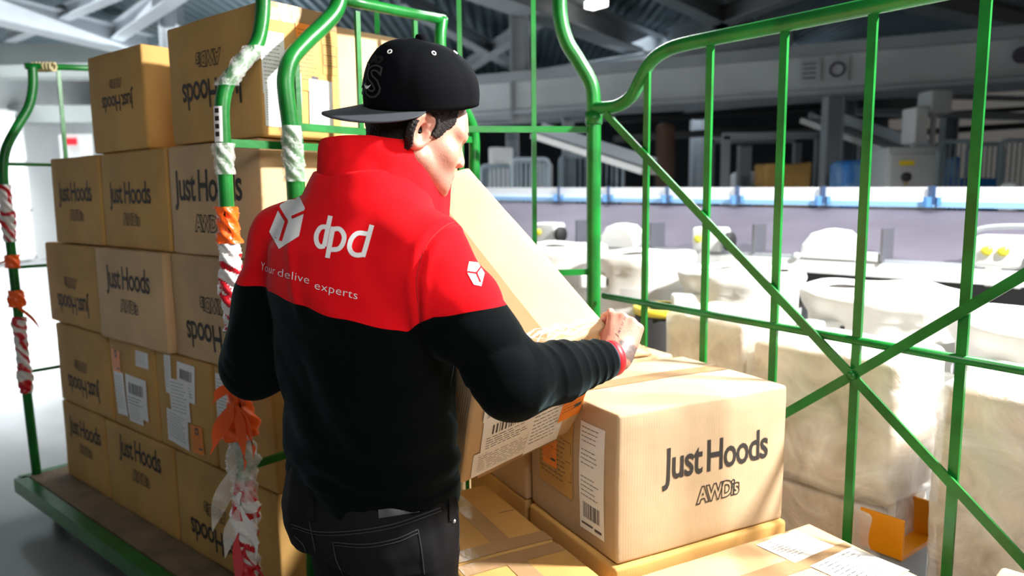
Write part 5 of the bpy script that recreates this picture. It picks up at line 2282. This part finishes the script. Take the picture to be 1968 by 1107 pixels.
# folds
rel = Vk - SCn
rr_, ff_, zz_ = rel @ BR, rel @ BF, Vk[:, 2]
ua = np.clip(((Vk - ELR) @ uR) / np.linalg.norm(CUF - ELR), -1, 1.3)
da = np.linalg.norm((Vk - ELR) - ((Vk - ELR) @ uR)[:, None] * uR, axis=1)
fore = sstep(ua, -.05, .12) * (1 - sstep(da, .075, .10)) * (1 - sstep(ua, .97, 1.05))
angp = np.arctan2((Vk - ELR) @ BU, (Vk - ELR) @ np.cross(uR, BU))
uu = (SHR - ELR)
ul = np.linalg.norm(uu)
uu = uu / ul
ub = ((Vk - ELR) @ uu) / ul
db = np.linalg.norm((Vk - ELR) - ((Vk - ELR) @ uu)[:, None] * uu, axis=1)
upper = sstep(ub, .0, .15) * (1 - sstep(ub, .55, .8)) * (1 - sstep(db, .08, .11)) * (1 - fore)
nA = np.array([noise.noise(Vector((p[0] * 7, p[1] * 7, p[2] * 7))) for p in Vk])
nB = np.array([noise.noise(Vector(((r * .8 + z * .9) * 13, f * 5, (z - r * .6) * 5 + 9))) for r, f, z in zip(rr_, ff_, zz_)])
nC = np.array([noise.noise(Vector((p[0] * 19 + 4, p[1] * 19, p[2] * 19))) for p in Vk])


def ridge(x):
    return np.sqrt(np.clip(.5 + .5 * np.sin(x), 0, 1)) * 2 - 1.2


dsp = .0035 * nA + .0025 * nC * .6
fr_ = ((ua * 34 + 14 * ua * ua + 1.3 * np.sin(angp + .4) + 3.2 * nA + 1.0 * nC) / 6.283) % 1.0
crest = np.exp(-((fr_ - .5) / .17) ** 2)
dsp += fore * (.0012 + .0034 * sstep(ua, .15, .6)) * (crest - .35) * (.45 + 1.1 * np.clip(nC + .35, 0, 1)) * (.65 + .35 * np.sin(angp - .3))
dsp += fore * .005 * np.maximum(np.sin(ua * 9 - angp * 1.3 + 3 * nA), 0) * (1 - sstep(ua, .25, .6))
dsp += upper * .0050 * ridge(ub * 21 - angp * .3 + 3 * nA + .9 * np.sin(angp))
tors = (1 - fore) * (1 - upper)
dsp += tors * .0115 * np.maximum(nB, -.3) * sstep(-ff_, -.02, .05) * (.6 + .6 * sstep(1.28 - zz_, 0, .2))
# vertical fold beside the spine, pulled by the raised right arm
fold = np.exp(-((rr_ + .012 + (zz_ - 1.3) * .25) / .016) ** 2) * sstep(zz_, 1.18, 1.26) * (1 - sstep(zz_, 1.34, 1.42)) * sstep(-ff_, .03, .07)
dsp += .005 * fold
# waist: soft horizontal bunching above the hem
dsp += tors * .004 * np.sin(zz_ * 95 + 3 * nA + rr_ * 6) * sstep(1.02 - zz_, 0, .1) * sstep(zz_, .87, .9)
# hem band and armhole seam
arm_r = np.abs(rr_ - (.188 - .12 * (zz_ - 1.33)))
seam = np.exp(-(arm_r / .006) ** 2) * sstep(zz_, 1.18, 1.22) * sstep(-ff_, -.06, .0)
bm0 = BVHTree.FromPolygons([Vector(v) for v in Vk], [tuple(int(i) for i in q_) for q_ in Qk])
sp_ = []
for (xa, ya), (xb, yb) in zip([(884, 424), (858, 433), (832, 455), (812, 488), (801, 535), (803, 580)], [(858, 433), (832, 455), (812, 488), (801, 535), (803, 580), (808, 630)]):
    for k_ in range(12):
        h_ = bm0.ray_cast(Vector((0, 0, CZ)), Vector(ray(xa + (xb - xa) * k_ / 12, ya + (yb - ya) * k_ / 12)).normalized())
        if h_[0] is not None:
            sp_.append(h_[0][:])
sp_ = np.array(sp_)
near_ = np.where(np.linalg.norm(Vk - sp_.mean(0), axis=1) < .22)[0]
dsm = np.full(len(Vk), 1.0)
dsm[near_] = np.sqrt(((Vk[near_][:, None] - sp_[None]) ** 2).sum(-1)).min(1)
dsp -= .0045 * np.exp(-(dsm / .0045) ** 2)
dsp += .0030 * np.exp(-((dsm - .014) / .008) ** 2)
dsp -= .003 * np.exp(-((zz_ - (HEM + .045)) / .004) ** 2)
# never into the carton
clr = in_box_sdf(Vk)
dsp = np.where(clr < .012, np.minimum(dsp, 0) * 0, dsp)
Vk = Vk + Nk * dsp[:, None]
zb_ = np.interp(rr_, [-.34, -.1, 0, .12, .195, .206, .225, .27, .36], [1.275, 1.262, 1.250, 1.228, 1.211, 1.207, 1.219, 1.240, 1.252])
zb_ = zb_ + .0016 * np.sin(rr_ * 60) + .003 * nA
yoke = zz_ - zb_
# the sleeves are black from the upper arm down
redm = bpy.data.materials.new('fleece_two_tone')
redm.use_nodes = True
nt = redm.node_tree
b = nt.nodes['Principled BSDF']
b.inputs['Roughness'].default_value = 0.92
b.inputs['Specular IOR Level'].default_value = 0.08
b.inputs['Sheen Roughness'].default_value = 0.3
ats = nt.nodes.new('ShaderNodeAttribute')
ats.attribute_name = 'yoke'
stp = nt.nodes.new('ShaderNodeMath')
stp.operation = 'GREATER_THAN'
stp.inputs[1].default_value = 0.0
nt.links.new(ats.outputs['Fac'], stp.inputs[0])
tcn = nt.nodes.new('ShaderNodeTexCoord')
nz1 = nt.nodes.new('ShaderNodeTexNoise')
nz1.inputs['Scale'].default_value = 14
nz1.inputs['Detail'].default_value = 5
nt.links.new(tcn.outputs['Object'], nz1.inputs['Vector'])


def two(c1, c2):
    mx = nt.nodes.new('ShaderNodeMix')
    mx.data_type = 'RGBA'
    nt.links.new(nz1.outputs['Fac'], mx.inputs[0])
    mx.inputs[6].default_value = (*c1, 1)
    mx.inputs[7].default_value = (*c2, 1)
    return mx.outputs[2]


RED1, RED2 = (0.60, 0.0035, 0.008), (0.76, 0.007, 0.012)
mx = nt.nodes.new('ShaderNodeMix')
mx.data_type = 'RGBA'
nt.links.new(stp.outputs[0], mx.inputs[0])
nt.links.new(two((0.0004, 0.0012, 0.0014), (0.0007, 0.0020, 0.0023)), mx.inputs[6])
nt.links.new(two(RED1, RED2), mx.inputs[7])
nt.links.new(mx.outputs[2], b.inputs['Base Color'])
b.inputs['Sheen Weight'].default_value = 0.10
b.inputs['Sheen Tint'].default_value = (0.55, 0.85, 0.9, 1)
nz2 = nt.nodes.new('ShaderNodeTexNoise')
nz2.inputs['Scale'].default_value = 1000
nz2.inputs['Detail'].default_value = 4
nt.links.new(tcn.outputs['Object'], nz2.inputs['Vector'])
bp = nt.nodes.new('ShaderNodeBump')
bp.inputs['Strength'].default_value = 0.35
bp.inputs['Distance'].default_value = 0.002
nt.links.new(nz2.outputs['Fac'], bp.inputs['Height'])
nt.links.new(bp.outputs['Normal'], b.inputs['Normal'])
jacket = np_mesh('fleece_jacket', Vk, Qk, redm, person)
attr(jacket, 'yoke', yoke)

# collar: stand-up, open at the front
CCn = bl_(.012, .052, 0, SCn)
TH = np.radians(np.linspace(-158, 163, 90))
zb0 = np.interp(np.degrees(np.abs(TH)), [0, 60, 90, 150, 165], [1.482, 1.470, 1.460, 1.436, 1.432])
ztp = np.interp(np.degrees(np.abs(TH)), [0, 45, 90, 140, 165], [1.562, 1.565, 1.554, 1.536, 1.520])
NVv = 14
V, Fs = [], []
for side in (0, 1):
    for i, t in enumerate(TH):
        dg_ = abs(math.degrees(t))
        for j in range(NVv + 1):
            v = j / NVv
            fr = max(0, -math.cos(t))
            rx = .116 - .016 * v + .006 * math.sin(v * 3.1)
            rf = (.122 if math.cos(t) > 0 else .122 + .052 * fr) - (.014 * v if math.cos(t) > 0 else -.024 * v * fr)
            wob = .0025 * math.sin(t * 4 + v * 3) * math.sin(v * 3.1) + .003 * noise.noise(Vector((t * 4, v * 3, 2)))
            th_ = .0045 if side == 0 else -.0045
            edge = math.sqrt(max(0, 1 - (2 * max(v, .5) - 1) ** 8))
            rx2, rf2 = rx + wob + th_ * edge, rf + wob + th_ * edge
            lo_ = .02 + .035 * max(0, -math.cos(t) + .3)
            z = zb0[i] - lo_ + (ztp[i] - zb0[i] + lo_) * v + .0015 * math.sin(t * 4 + 1) * v
            V.append(CCn + BR * rx2 * math.sin(t) - BF * rf2 * math.cos(t) + BU * z)
n1 = (NVv + 1)
nT = len(TH)
for side in (0, 1):
    o_ = side * nT * n1
    for i in range(nT - 1):
        for j in range(NVv):
            q = (o_ + i * n1 + j, o_ + (i + 1) * n1 + j, o_ + (i + 1) * n1 + j + 1, o_ + i * n1 + j + 1)
            Fs.append(q if side == 0 else q[::-1])
o_ = nT * n1
for i in range(nT - 1):
    for j in (0, NVv):
        q = (i * n1 + j, (i + 1) * n1 + j, o_ + (i + 1) * n1 + j, o_ + i * n1 + j)
        Fs.append(q if j else q[::-1])
for i in (0, nT - 1):
    for j in range(NVv):
        q = (i * n1 + j, i * n1 + j + 1, o_ + i * n1 + j + 1, o_ + i * n1 + j)
        Fs.append(q if i == 0 else q[::-1])
redf = mat('red_fleece', RED2, 0.92, spec=0.08, var=0.2, vscale=14, bump=0.12, bscale=1000)
mb = MB()
mb.add(V, Fs, 0, True)
col_ = mb.build('collar', redf, jacket)

# ---- prints on the fleece: laid on the cloth surface
bm_ = BVHTree.FromPolygons([Vector(v) for v in Vk], [tuple(int(i) for i in q_) for q_ in Qk])
bmj = BVHTree.FromPolygons([Vector(v) for v in Vj], [tuple(int(i) for i in q_) for q_ in Qj])
bmp = BVHTree.FromPolygons([Vector(v) for v in Vp], [tuple(int(i) for i in q_) for q_ in Qp])


def onto(tree, px, py, off):
    d = Vector(ray(px, py)).normalized()
    h_ = tree.ray_cast(Vector((0, 0, CZ)), d)
    if h_[0] is None:
        return None
    n_ = h_[1] if h_[1].dot(d) < 0 else -h_[1]
    return h_[0] + (n_ * .5 - d * .5).normalized() * off


def lay_poly(mb, tree, poly, mi, off, grid=7.0):
    """fill a pixel polygon with a fine mesh pressed onto the cloth"""
    bm = bmesh.new()
    vs = [bm.verts.new((x, y, 0)) for x, y in poly]
    bm.faces.new(vs)
    xs = [p_[0] for p_ in poly]
    ys = [p_[1] for p_ in poly]
    for k in np.arange(min(xs), max(xs), grid)[1:]:
        bmesh.ops.bisect_plane(bm, geom=bm.verts[:] + bm.edges[:] + bm.faces[:], plane_co=(k, 0, 0), plane_no=(1, 0, 0))
    for k in np.arange(min(ys), max(ys), grid)[1:]:
        bmesh.ops.bisect_plane(bm, geom=bm.verts[:] + bm.edges[:] + bm.faces[:], plane_co=(0, k, 0), plane_no=(0, 1, 0))
    bmesh.ops.triangulate(bm, faces=bm.faces[:])
    bm.verts.index_update()
    W = [onto(tree, v.co.x, v.co.y, off) for v in bm.verts]
    ok = [f for f in bm.faces if all(W[v.index] is not None for v in f.verts)]
    W2 = [w if w is not None else Vector((0, 0, 0)) for w in W]
    mb.add(W2, [tuple(v.index for v in f.verts) for f in ok], mi, True)
    bm.free()


def lay_stroke(mb, tree, pts, wd, mi, off, closed=False):
    P = [np.array(p_, float) for p_ in pts]
    L, R2 = [], []
    n_ = len(P)
    for i in range(n_):
        t = P[min(i + 1, n_ - 1)] - P[max(i - 1, 0)]
        t = t / (np.linalg.norm(t) + 1e-9)
        nn_ = np.array([-t[1], t[0]]) * wd / 2
        L.append(P[i] + nn_)
        R2.append(P[i] - nn_)
    W = [onto(tree, *q_, off) for q_ in L] + [onto(tree, *q_, off) for q_ in R2]
    Fq = [(i, i + 1, n_ + i + 1, n_ + i) for i in range(n_ - 1)]
    Fq = [f for f in Fq if all(W[i] is not None for i in f)]
    mb.add([w if w is not None else Vector((0, 0, 0)) for w in W], Fq, mi, True)


def zpt(x, y):
    return (420 + x / 2.767, 240 + y / 2.767)


def arc(cx_, cy_, rx_, ry_, a0, a1, n_=18, sk=0.0):
    out = []
    for i in range(n_ + 1):
        t = math.radians(a0 + (a1 - a0) * i / n_)
        y = -ry_ * math.sin(t)
        out.append(zpt(cx_ + rx_ * math.cos(t) - sk * y, cy_ + y))
    return out


def line_(a_, b_, n_=10):
    return [zpt(a_[0] + (b_[0] - a_[0]) * i / n_, a_[1] + (b_[1] - a_[1]) * i / n_) for i in range(n_ + 1)]


wprint = mat('white_print', (0.78, 0.78, 0.80), 0.7)
mb = MB()
lay_poly(mb, bm_, [zpt(*p_) for p_ in ((331, 424), (428, 371), (461, 442), (430, 592), (323, 661), (271, 569))], 0, .0016, 5)
for st_ in (([(318, 440), (342, 478), (366, 514)], 17), ([(366, 511), (350, 560), (333, 618)], 17), ([(392, 494), (428, 478), (468, 460)], 15)):
    p_ = []
    for i in range(len(st_[0]) - 1):
        p_ += line_(st_[0][i], st_[0][i + 1], 8)
    lay_stroke(mb, bm_, p_, st_[1] / 2.767, 1, .0026)
mb.build('cube_emblem', [wprint, redf], jacket)
mb = MB()
SW = 21 / 2.767
def cpt(x, y):
    return (430 + .3846 * x, 220 + .3846 * y)


for st_ in ([(516, 562), (486, 566), (465, 600), (465, 636), (480, 660), (506, 658)], [(534, 507), (522, 565), (503, 660)],
            [(548, 562), (535, 630), (519, 717)], [(545, 574), (580, 574), (602, 606), (596, 645), (574, 672), (535, 676)],
            [(722, 598), (672, 594), (641, 620), (629, 660), (640, 690), (665, 703), (696, 701)], [(741, 553), (717, 640), (696, 711)]):
    P_ = [cpt(p_[0], p_[1]) for p_ in smooth_path([(x, y, 0) for x, y in st_], 7)]
    lay_stroke(mb, bm_, P_, 9.0, 0, .0012)
mb.build('wordmark_print', wprint, jacket)
mb = MB()
for s_, x0, y0, x1, y1 in (('Your', 225, 770, 300, 797), ('delive', 316, 803, 482, 846), ('experts', 512, 872, 738, 928)):
    Vt, Ft = text_geo(s_, 0, -.012, 1.05)
    Wd = Vt[:, 0].max()
    hh = 45.0
    W = []
    for v in Vt:
        u = v[0] / Wd
        W.append(onto(bm_, *zpt(x0 + (x1 - x0) * u + v[1] * 4, y0 + (y1 - y0) * u + .0 - v[1] * hh * .95), .0016))
    Ff = [f for f in Ft if all(W[i] is not None for i in f)]
    mb.add([w if w is not None else Vector((0, 0, 0)) for w in W], Ff, 0)
mb.build('slogan_print', wprint, jacket)
mb = MB()
lay_poly(mb, bm_, [zpt(*p_) for p_ in ((1331, 728), (1377, 733), (1413, 790), (1396, 858), (1357, 850), (1321, 785))], 0, .0018, 4)
for st_ in (([(1322, 782), (1372, 790)], 9), ([(1370, 790), (1398, 750)], 9), ([(1371, 791), (1392, 838)], 9)):
    lay_stroke(mb, bm_, line_(*st_[0], 8), st_[1] / 2.767, 1, .0026)
mb.build('sleeve_emblem', [wprint, redf], jacket)
# stitched seams
mb = MB()


def seam_tube(mb, tree, pts, r_=.0014, off=.0006):
    P = smooth_path([(x, y, 0) for x, y in pts], 8)
    W = [onto(tree, p_[0], p_[1], off) for p_ in P]
    W = [w for w in W if w is not None]
    if len(W) > 2:
        mb.tube(W, r_, 0, 6)


seam_tube(mb, bm_, [(884, 424), (858, 433), (832, 455), (812, 488), (801, 535), (803, 580), (808, 622)], .0009, .0002)
mb.build('seam', mat('dark_red_thread', (.30, .004, .006), .9), jacket)
# navy cuff and red wristband
for nm, c0, ln, r_, mt, lb in (('cuff', CUF + uR * .008, .026, .0385, mat('navy_cuff', (.008, .011, .028), .8), 'dark navy cuff'), ('wristband', CUF + uR * .028, .021, .0365, mat('red_band', (.75, .012, .02), .45), 'red wristband')):
    prof = [(r_ - .006, -ln / 2), (r_, -ln / 2 + .002), (r_ + .001, 0), (r_, ln / 2 - .002), (r_ - .006, ln / 2)]
    V, Fs = lathe(prof, 32)
    Wm = Matrix.Translation(Vector(c0)) @ Vector(uR).to_track_quat('Z', 'Y').to_matrix().to_4x4()
    o = MB().add([tuple(Wm @ Vector(v)) for v in V], Fs, 0, True).build(nm, mt, jacket if nm == 'cuff' else person)
    o['label'] = lb
# script tattoo
mb = MB()
Vt, Ft = text_geo('Janni', 0, -.028, .85)
W = []
for v in Vt:
    u = v[0] / Vt[:, 0].max()
    W.append(onto(bmp, 1187 + 17 * u - v[1] * 6, 650 - 38 * u - v[1] * 5 - 5 * v[1] * u, .0007))
Ff = [f for f in Ft if all(W[i] is not None for i in f)]
if Ff:
    mb.add([w if w is not None else Vector((0, 0, 0)) for w in W], Ff, 0)
    mb.build('script_tattoo', mat('tattoo_ink', (.05, .04, .05), .6), person)

# ---- jeans details
mb = MB()
for pts, r_ in (([(560, 1008), (610, 1022), (680, 1020), (760, 1006), (846, 976)], .0012), ([(562, 1014), (612, 1028), (682, 1026), (762, 1012), (848, 982)], .0009),
                ([(640, 1042), (700, 1046), (760, 1036), (802, 1018)], .0012), ([(642, 1048), (702, 1052), (762, 1042), (804, 1024)], .0009), ([(803, 1018), (810, 1060), (815, 1104)], .0012),
                ([(640, 1042), (646, 1075), (660, 1106)], .0012), ([(876, 965), (882, 1010), (880, 1060)], .0012), ([(566, 1030), (585, 1052), (590, 1090)], .001), ([(590, 985), (596, 1010), (606, 1060)], .001)):
    seam_tube(mb, bmj, pts, r_)
mb.build('stitching', mat('grey_thread', (.022, .023, .027), .8), jeans)
mb = MB()
lay_poly(mb, bmj, [(727, 980), (806, 970), (806, 984), (728, 996)], 0, .0025, 8)
mb.build('leather_patch', mat('grey_leather_patch', (.03, .034, .042), .5), jeans)
for xa in (596, 868):
    mb = MB()
    lay_poly(mb, bmj, [(xa - 7, 955), (xa + 8, 955), (xa + 9, 1000), (xa - 6, 1002)], 0, .004, 8)
    mb.build('belt_loop', jm, jeans)
w = onto(bmj, 871, 1001, .002)
if w is not None:
    V, Fs = lathe([(0, .003), (.004, .002), (.0045, 0)], 12)
    Wm = Matrix.Translation(w) @ (Vector((0, 0, CZ)) - w).to_track_quat('Z', 'Y').to_matrix().to_4x4()
    MB().add([tuple(Wm @ Vector(v)) for v in V], Fs, 0, True).build('rivet', M['steel'], jeans)

# ------------------------------------------------------------------ cap, worn backwards
capm = mat('black_cap_cloth', (0.0016, 0.0020, 0.0030), 0.85, spec=0.06, bump=0.12, bscale=1500)
brimm = mat('grey_brim_cloth', (0.050, 0.056, 0.066), 0.85, spec=0.2, bump=0.12, bscale=1400)
CT = math.radians(6)
KC = at(814, 203, 1.515)
KB = -hf0                                                # the brim points backwards
KF_ = hf0 * math.cos(CT) + BU * math.sin(CT)
KU = BU * math.cos(CT) - hf0 * math.sin(CT)
KRL = math.radians(14)                                  # tipped towards the right ear
KU0 = KU
KU = KU0 * math.cos(KRL) + HR * math.sin(KRL)
KRT = HR * math.cos(KRL) - KU0 * math.sin(KRL)


def kp(a_, rho, z):
    """a_=0 towards the brim; rho=1 at the rim"""
    rb = .121 if math.cos(a_) > 0 else .116
    return KC - KF_ * (rb * rho * math.cos(a_)) + KRT * (.094 * rho * math.sin(a_)) + KU * z


NA, NR = 96, 26
V, Fs = [], []


def crown(a_, s_):
    """s_ 0 rim .. 1 top"""
    w_ = (1 + math.cos(a_)) / 2
    H_ = .122 + .008 * w_
    ph_ = s_ * math.pi / 2
    e1 = .50 + .42 * (1 - w_)
    rho = math.cos(ph_) ** e1
    z = H_ * math.sin(ph_) ** (.92)
    bul = 1 + .040 * math.sin(min(1, s_ * 1.7) * math.pi) * (1.25 - .6 * w_)
    sm_ = min(abs(((a_ / (math.pi / 3)) + .5) % 1 - .5), 1)
    gro = .018 * math.exp(-(sm_ * 6 * rho / .55) ** 2) if s_ < .97 else 0
    nb = .034 * noise.noise(Vector((math.cos(a_) * 1.7, math.sin(a_) * 1.7, s_ * 2.0 + 5))) * (1 - w_ * .8) * min(1, s_ * 3)
    p_ = kp(a_, rho * (bul - gro * .8 + nb), z)
    return p_


for j in range(NR + 1):
    for i in range(NA):
        V.append(crown(2 * math.pi * i / NA, j / NR))
for j in range(NR):
    for i in range(NA):
        i2 = (i + 1) % NA
        Fs.append((j * NA + i, j * NA + i2, (j + 1) * NA + i2, (j + 1) * NA + i))
# inner turn-in so that the rim has thickness
b0 = len(V)
for j in range(5):
    for i in range(NA):
        a_ = 2 * math.pi * i / NA
        V.append(kp(a_, .955 - .002 * j, .003 + j * .006))
for j in range(4):
    for i in range(NA):
        i2 = (i + 1) % NA
        Fs.append((b0 + j * NA + i2, b0 + j * NA + i, b0 + (j + 1) * NA + i, b0 + (j + 1) * NA + i2))
for i in range(NA):
    i2 = (i + 1) % NA
    Fs.append((i2, i, b0 + i, b0 + i2))
cap = MB().add(V, Fs, 0, True).build('cap', capm, person)
# brim
V, Fs = [], []
NB_, NL = 48, 10
AM = math.radians(76)
for side in (0, 1):
    for i in range(NB_ + 1):
        a_ = -AM + 2 * AM * i / NB_
        ln = .086 * (max(0, math.cos(a_ / AM * math.pi / 2))) ** .55
        for j in range(NL + 1):
            v = j / NL
            p0 = kp(a_, .985, .004)
            outd = -KF_ * math.cos(a_) * 1.0 + KRT * math.sin(a_) * .30
            outd = outd / np.linalg.norm(outd)
            drop = -.08 * ln * v - .22 * ln * v * math.sin(a_) ** 2
            V.append(p0 + outd * ln * v + KU * (drop - (.0032 if side else 0)))
m1 = (NB_ + 1) * (NL + 1)
for side in (0, 1):
    o_ = side * m1
    for i in range(NB_):
        for j in range(NL):
            q = (o_ + i * (NL + 1) + j, o_ + (i + 1) * (NL + 1) + j, o_ + (i + 1) * (NL + 1) + j + 1, o_ + i * (NL + 1) + j + 1)
            Fs.append(q[::-1] if side == 0 else q)
for i in range(NB_):
    q = (i * (NL + 1) + NL, (i + 1) * (NL + 1) + NL, m1 + (i + 1) * (NL + 1) + NL, m1 + i * (NL + 1) + NL)
    Fs.append(q[::-1])
o = MB().add(V, Fs, 0, True).build('brim', brimm, cap)
o['label'] = 'dark grey brim'
tp = crown(0, 1.0)
V, Fs = lathe([(.0115, -.003), (.0115, .003), (.009, .0065), (0, .0075)], 20)
Wm = Matrix.Translation(Vector(tp)) @ Vector(KU).to_track_quat('Z', 'Y').to_matrix().to_4x4()
MB().add([tuple(Wm @ Vector(v)) for v in V], Fs, 0, True).build('top_button', capm, cap)
eym = mat('white_thread', (.75, .75, .75), .7)
for k in range(6):
    a_ = math.radians(30 + 60 * k)
    s_ = .62
    p0 = crown(a_, s_)
    n_ = np.cross(crown(a_ + .02, s_) - p0, crown(a_, s_ + .02) - p0)
    n_ /= np.linalg.norm(n_)
    if n_ @ (p0 - KC) < 0:
        n_ = -n_
    Wm = Matrix.Translation(Vector(p0 + n_ * .0006)) @ Vector(n_).to_track_quat('Z', 'Y').to_matrix().to_4x4()
    V, Fs = lathe([(.0028, 0), (.0036, .0014), (.0046, .0014), (.0052, 0)], 18)
    MB().add([tuple(Wm @ Vector(v)) for v in V], Fs, 0, True).build('eyelet', eym, cap)


def cap_text(s_, a0, a1, s0, s1, outline):
    Vt, Ft = text_geo(s_, outline, .02)
    Wd = Vt[:, 0].max()
    out = []
    for v in Vt:
        a_ = a0 + (a1 - a0) * v[0] / Wd
        q_ = s0 + (s1 - s0) * v[1]
        p0 = crown(a_, q_)
        c_ = p0 - (KC + KU * .05)
        out.append(p0 + c_ / np.linalg.norm(c_) * (.0016 + abs(v[2]) * .01))
    return out, Ft


mb = MB()
V, Fs = cap_text('US', math.radians(-32), math.radians(32), .13, .42, .022)
mb.add(V, Fs, 0)
V, Fs = cap_text('GO', math.radians(2), math.radians(26), .46, .54, .02)
mb.add(V, Fs, 0)
mb.build('embroidery', mat('dark_grey_thread', (.016, .017, .020), .7), cap)
mb = MB()
V = []
for i in range(9):
    t = i / 8
    for w_ in (-1, 1):
        a_ = math.radians(2 + 17 * t)
        q_ = .20 + .035 * (2 * t - 1) ** 2 + w_ * .014 * math.sin(math.pi * t)
        p0 = crown(a_, q_)
        c_ = p0 - (KC + KU * .05)
        V.append(p0 + c_ / np.linalg.norm(c_) * .003)
mb.add(V, [(2 * i, 2 * i + 2, 2 * i + 3, 2 * i + 1) for i in range(8)], 0)
mb.build('white_stitch', eym, cap)
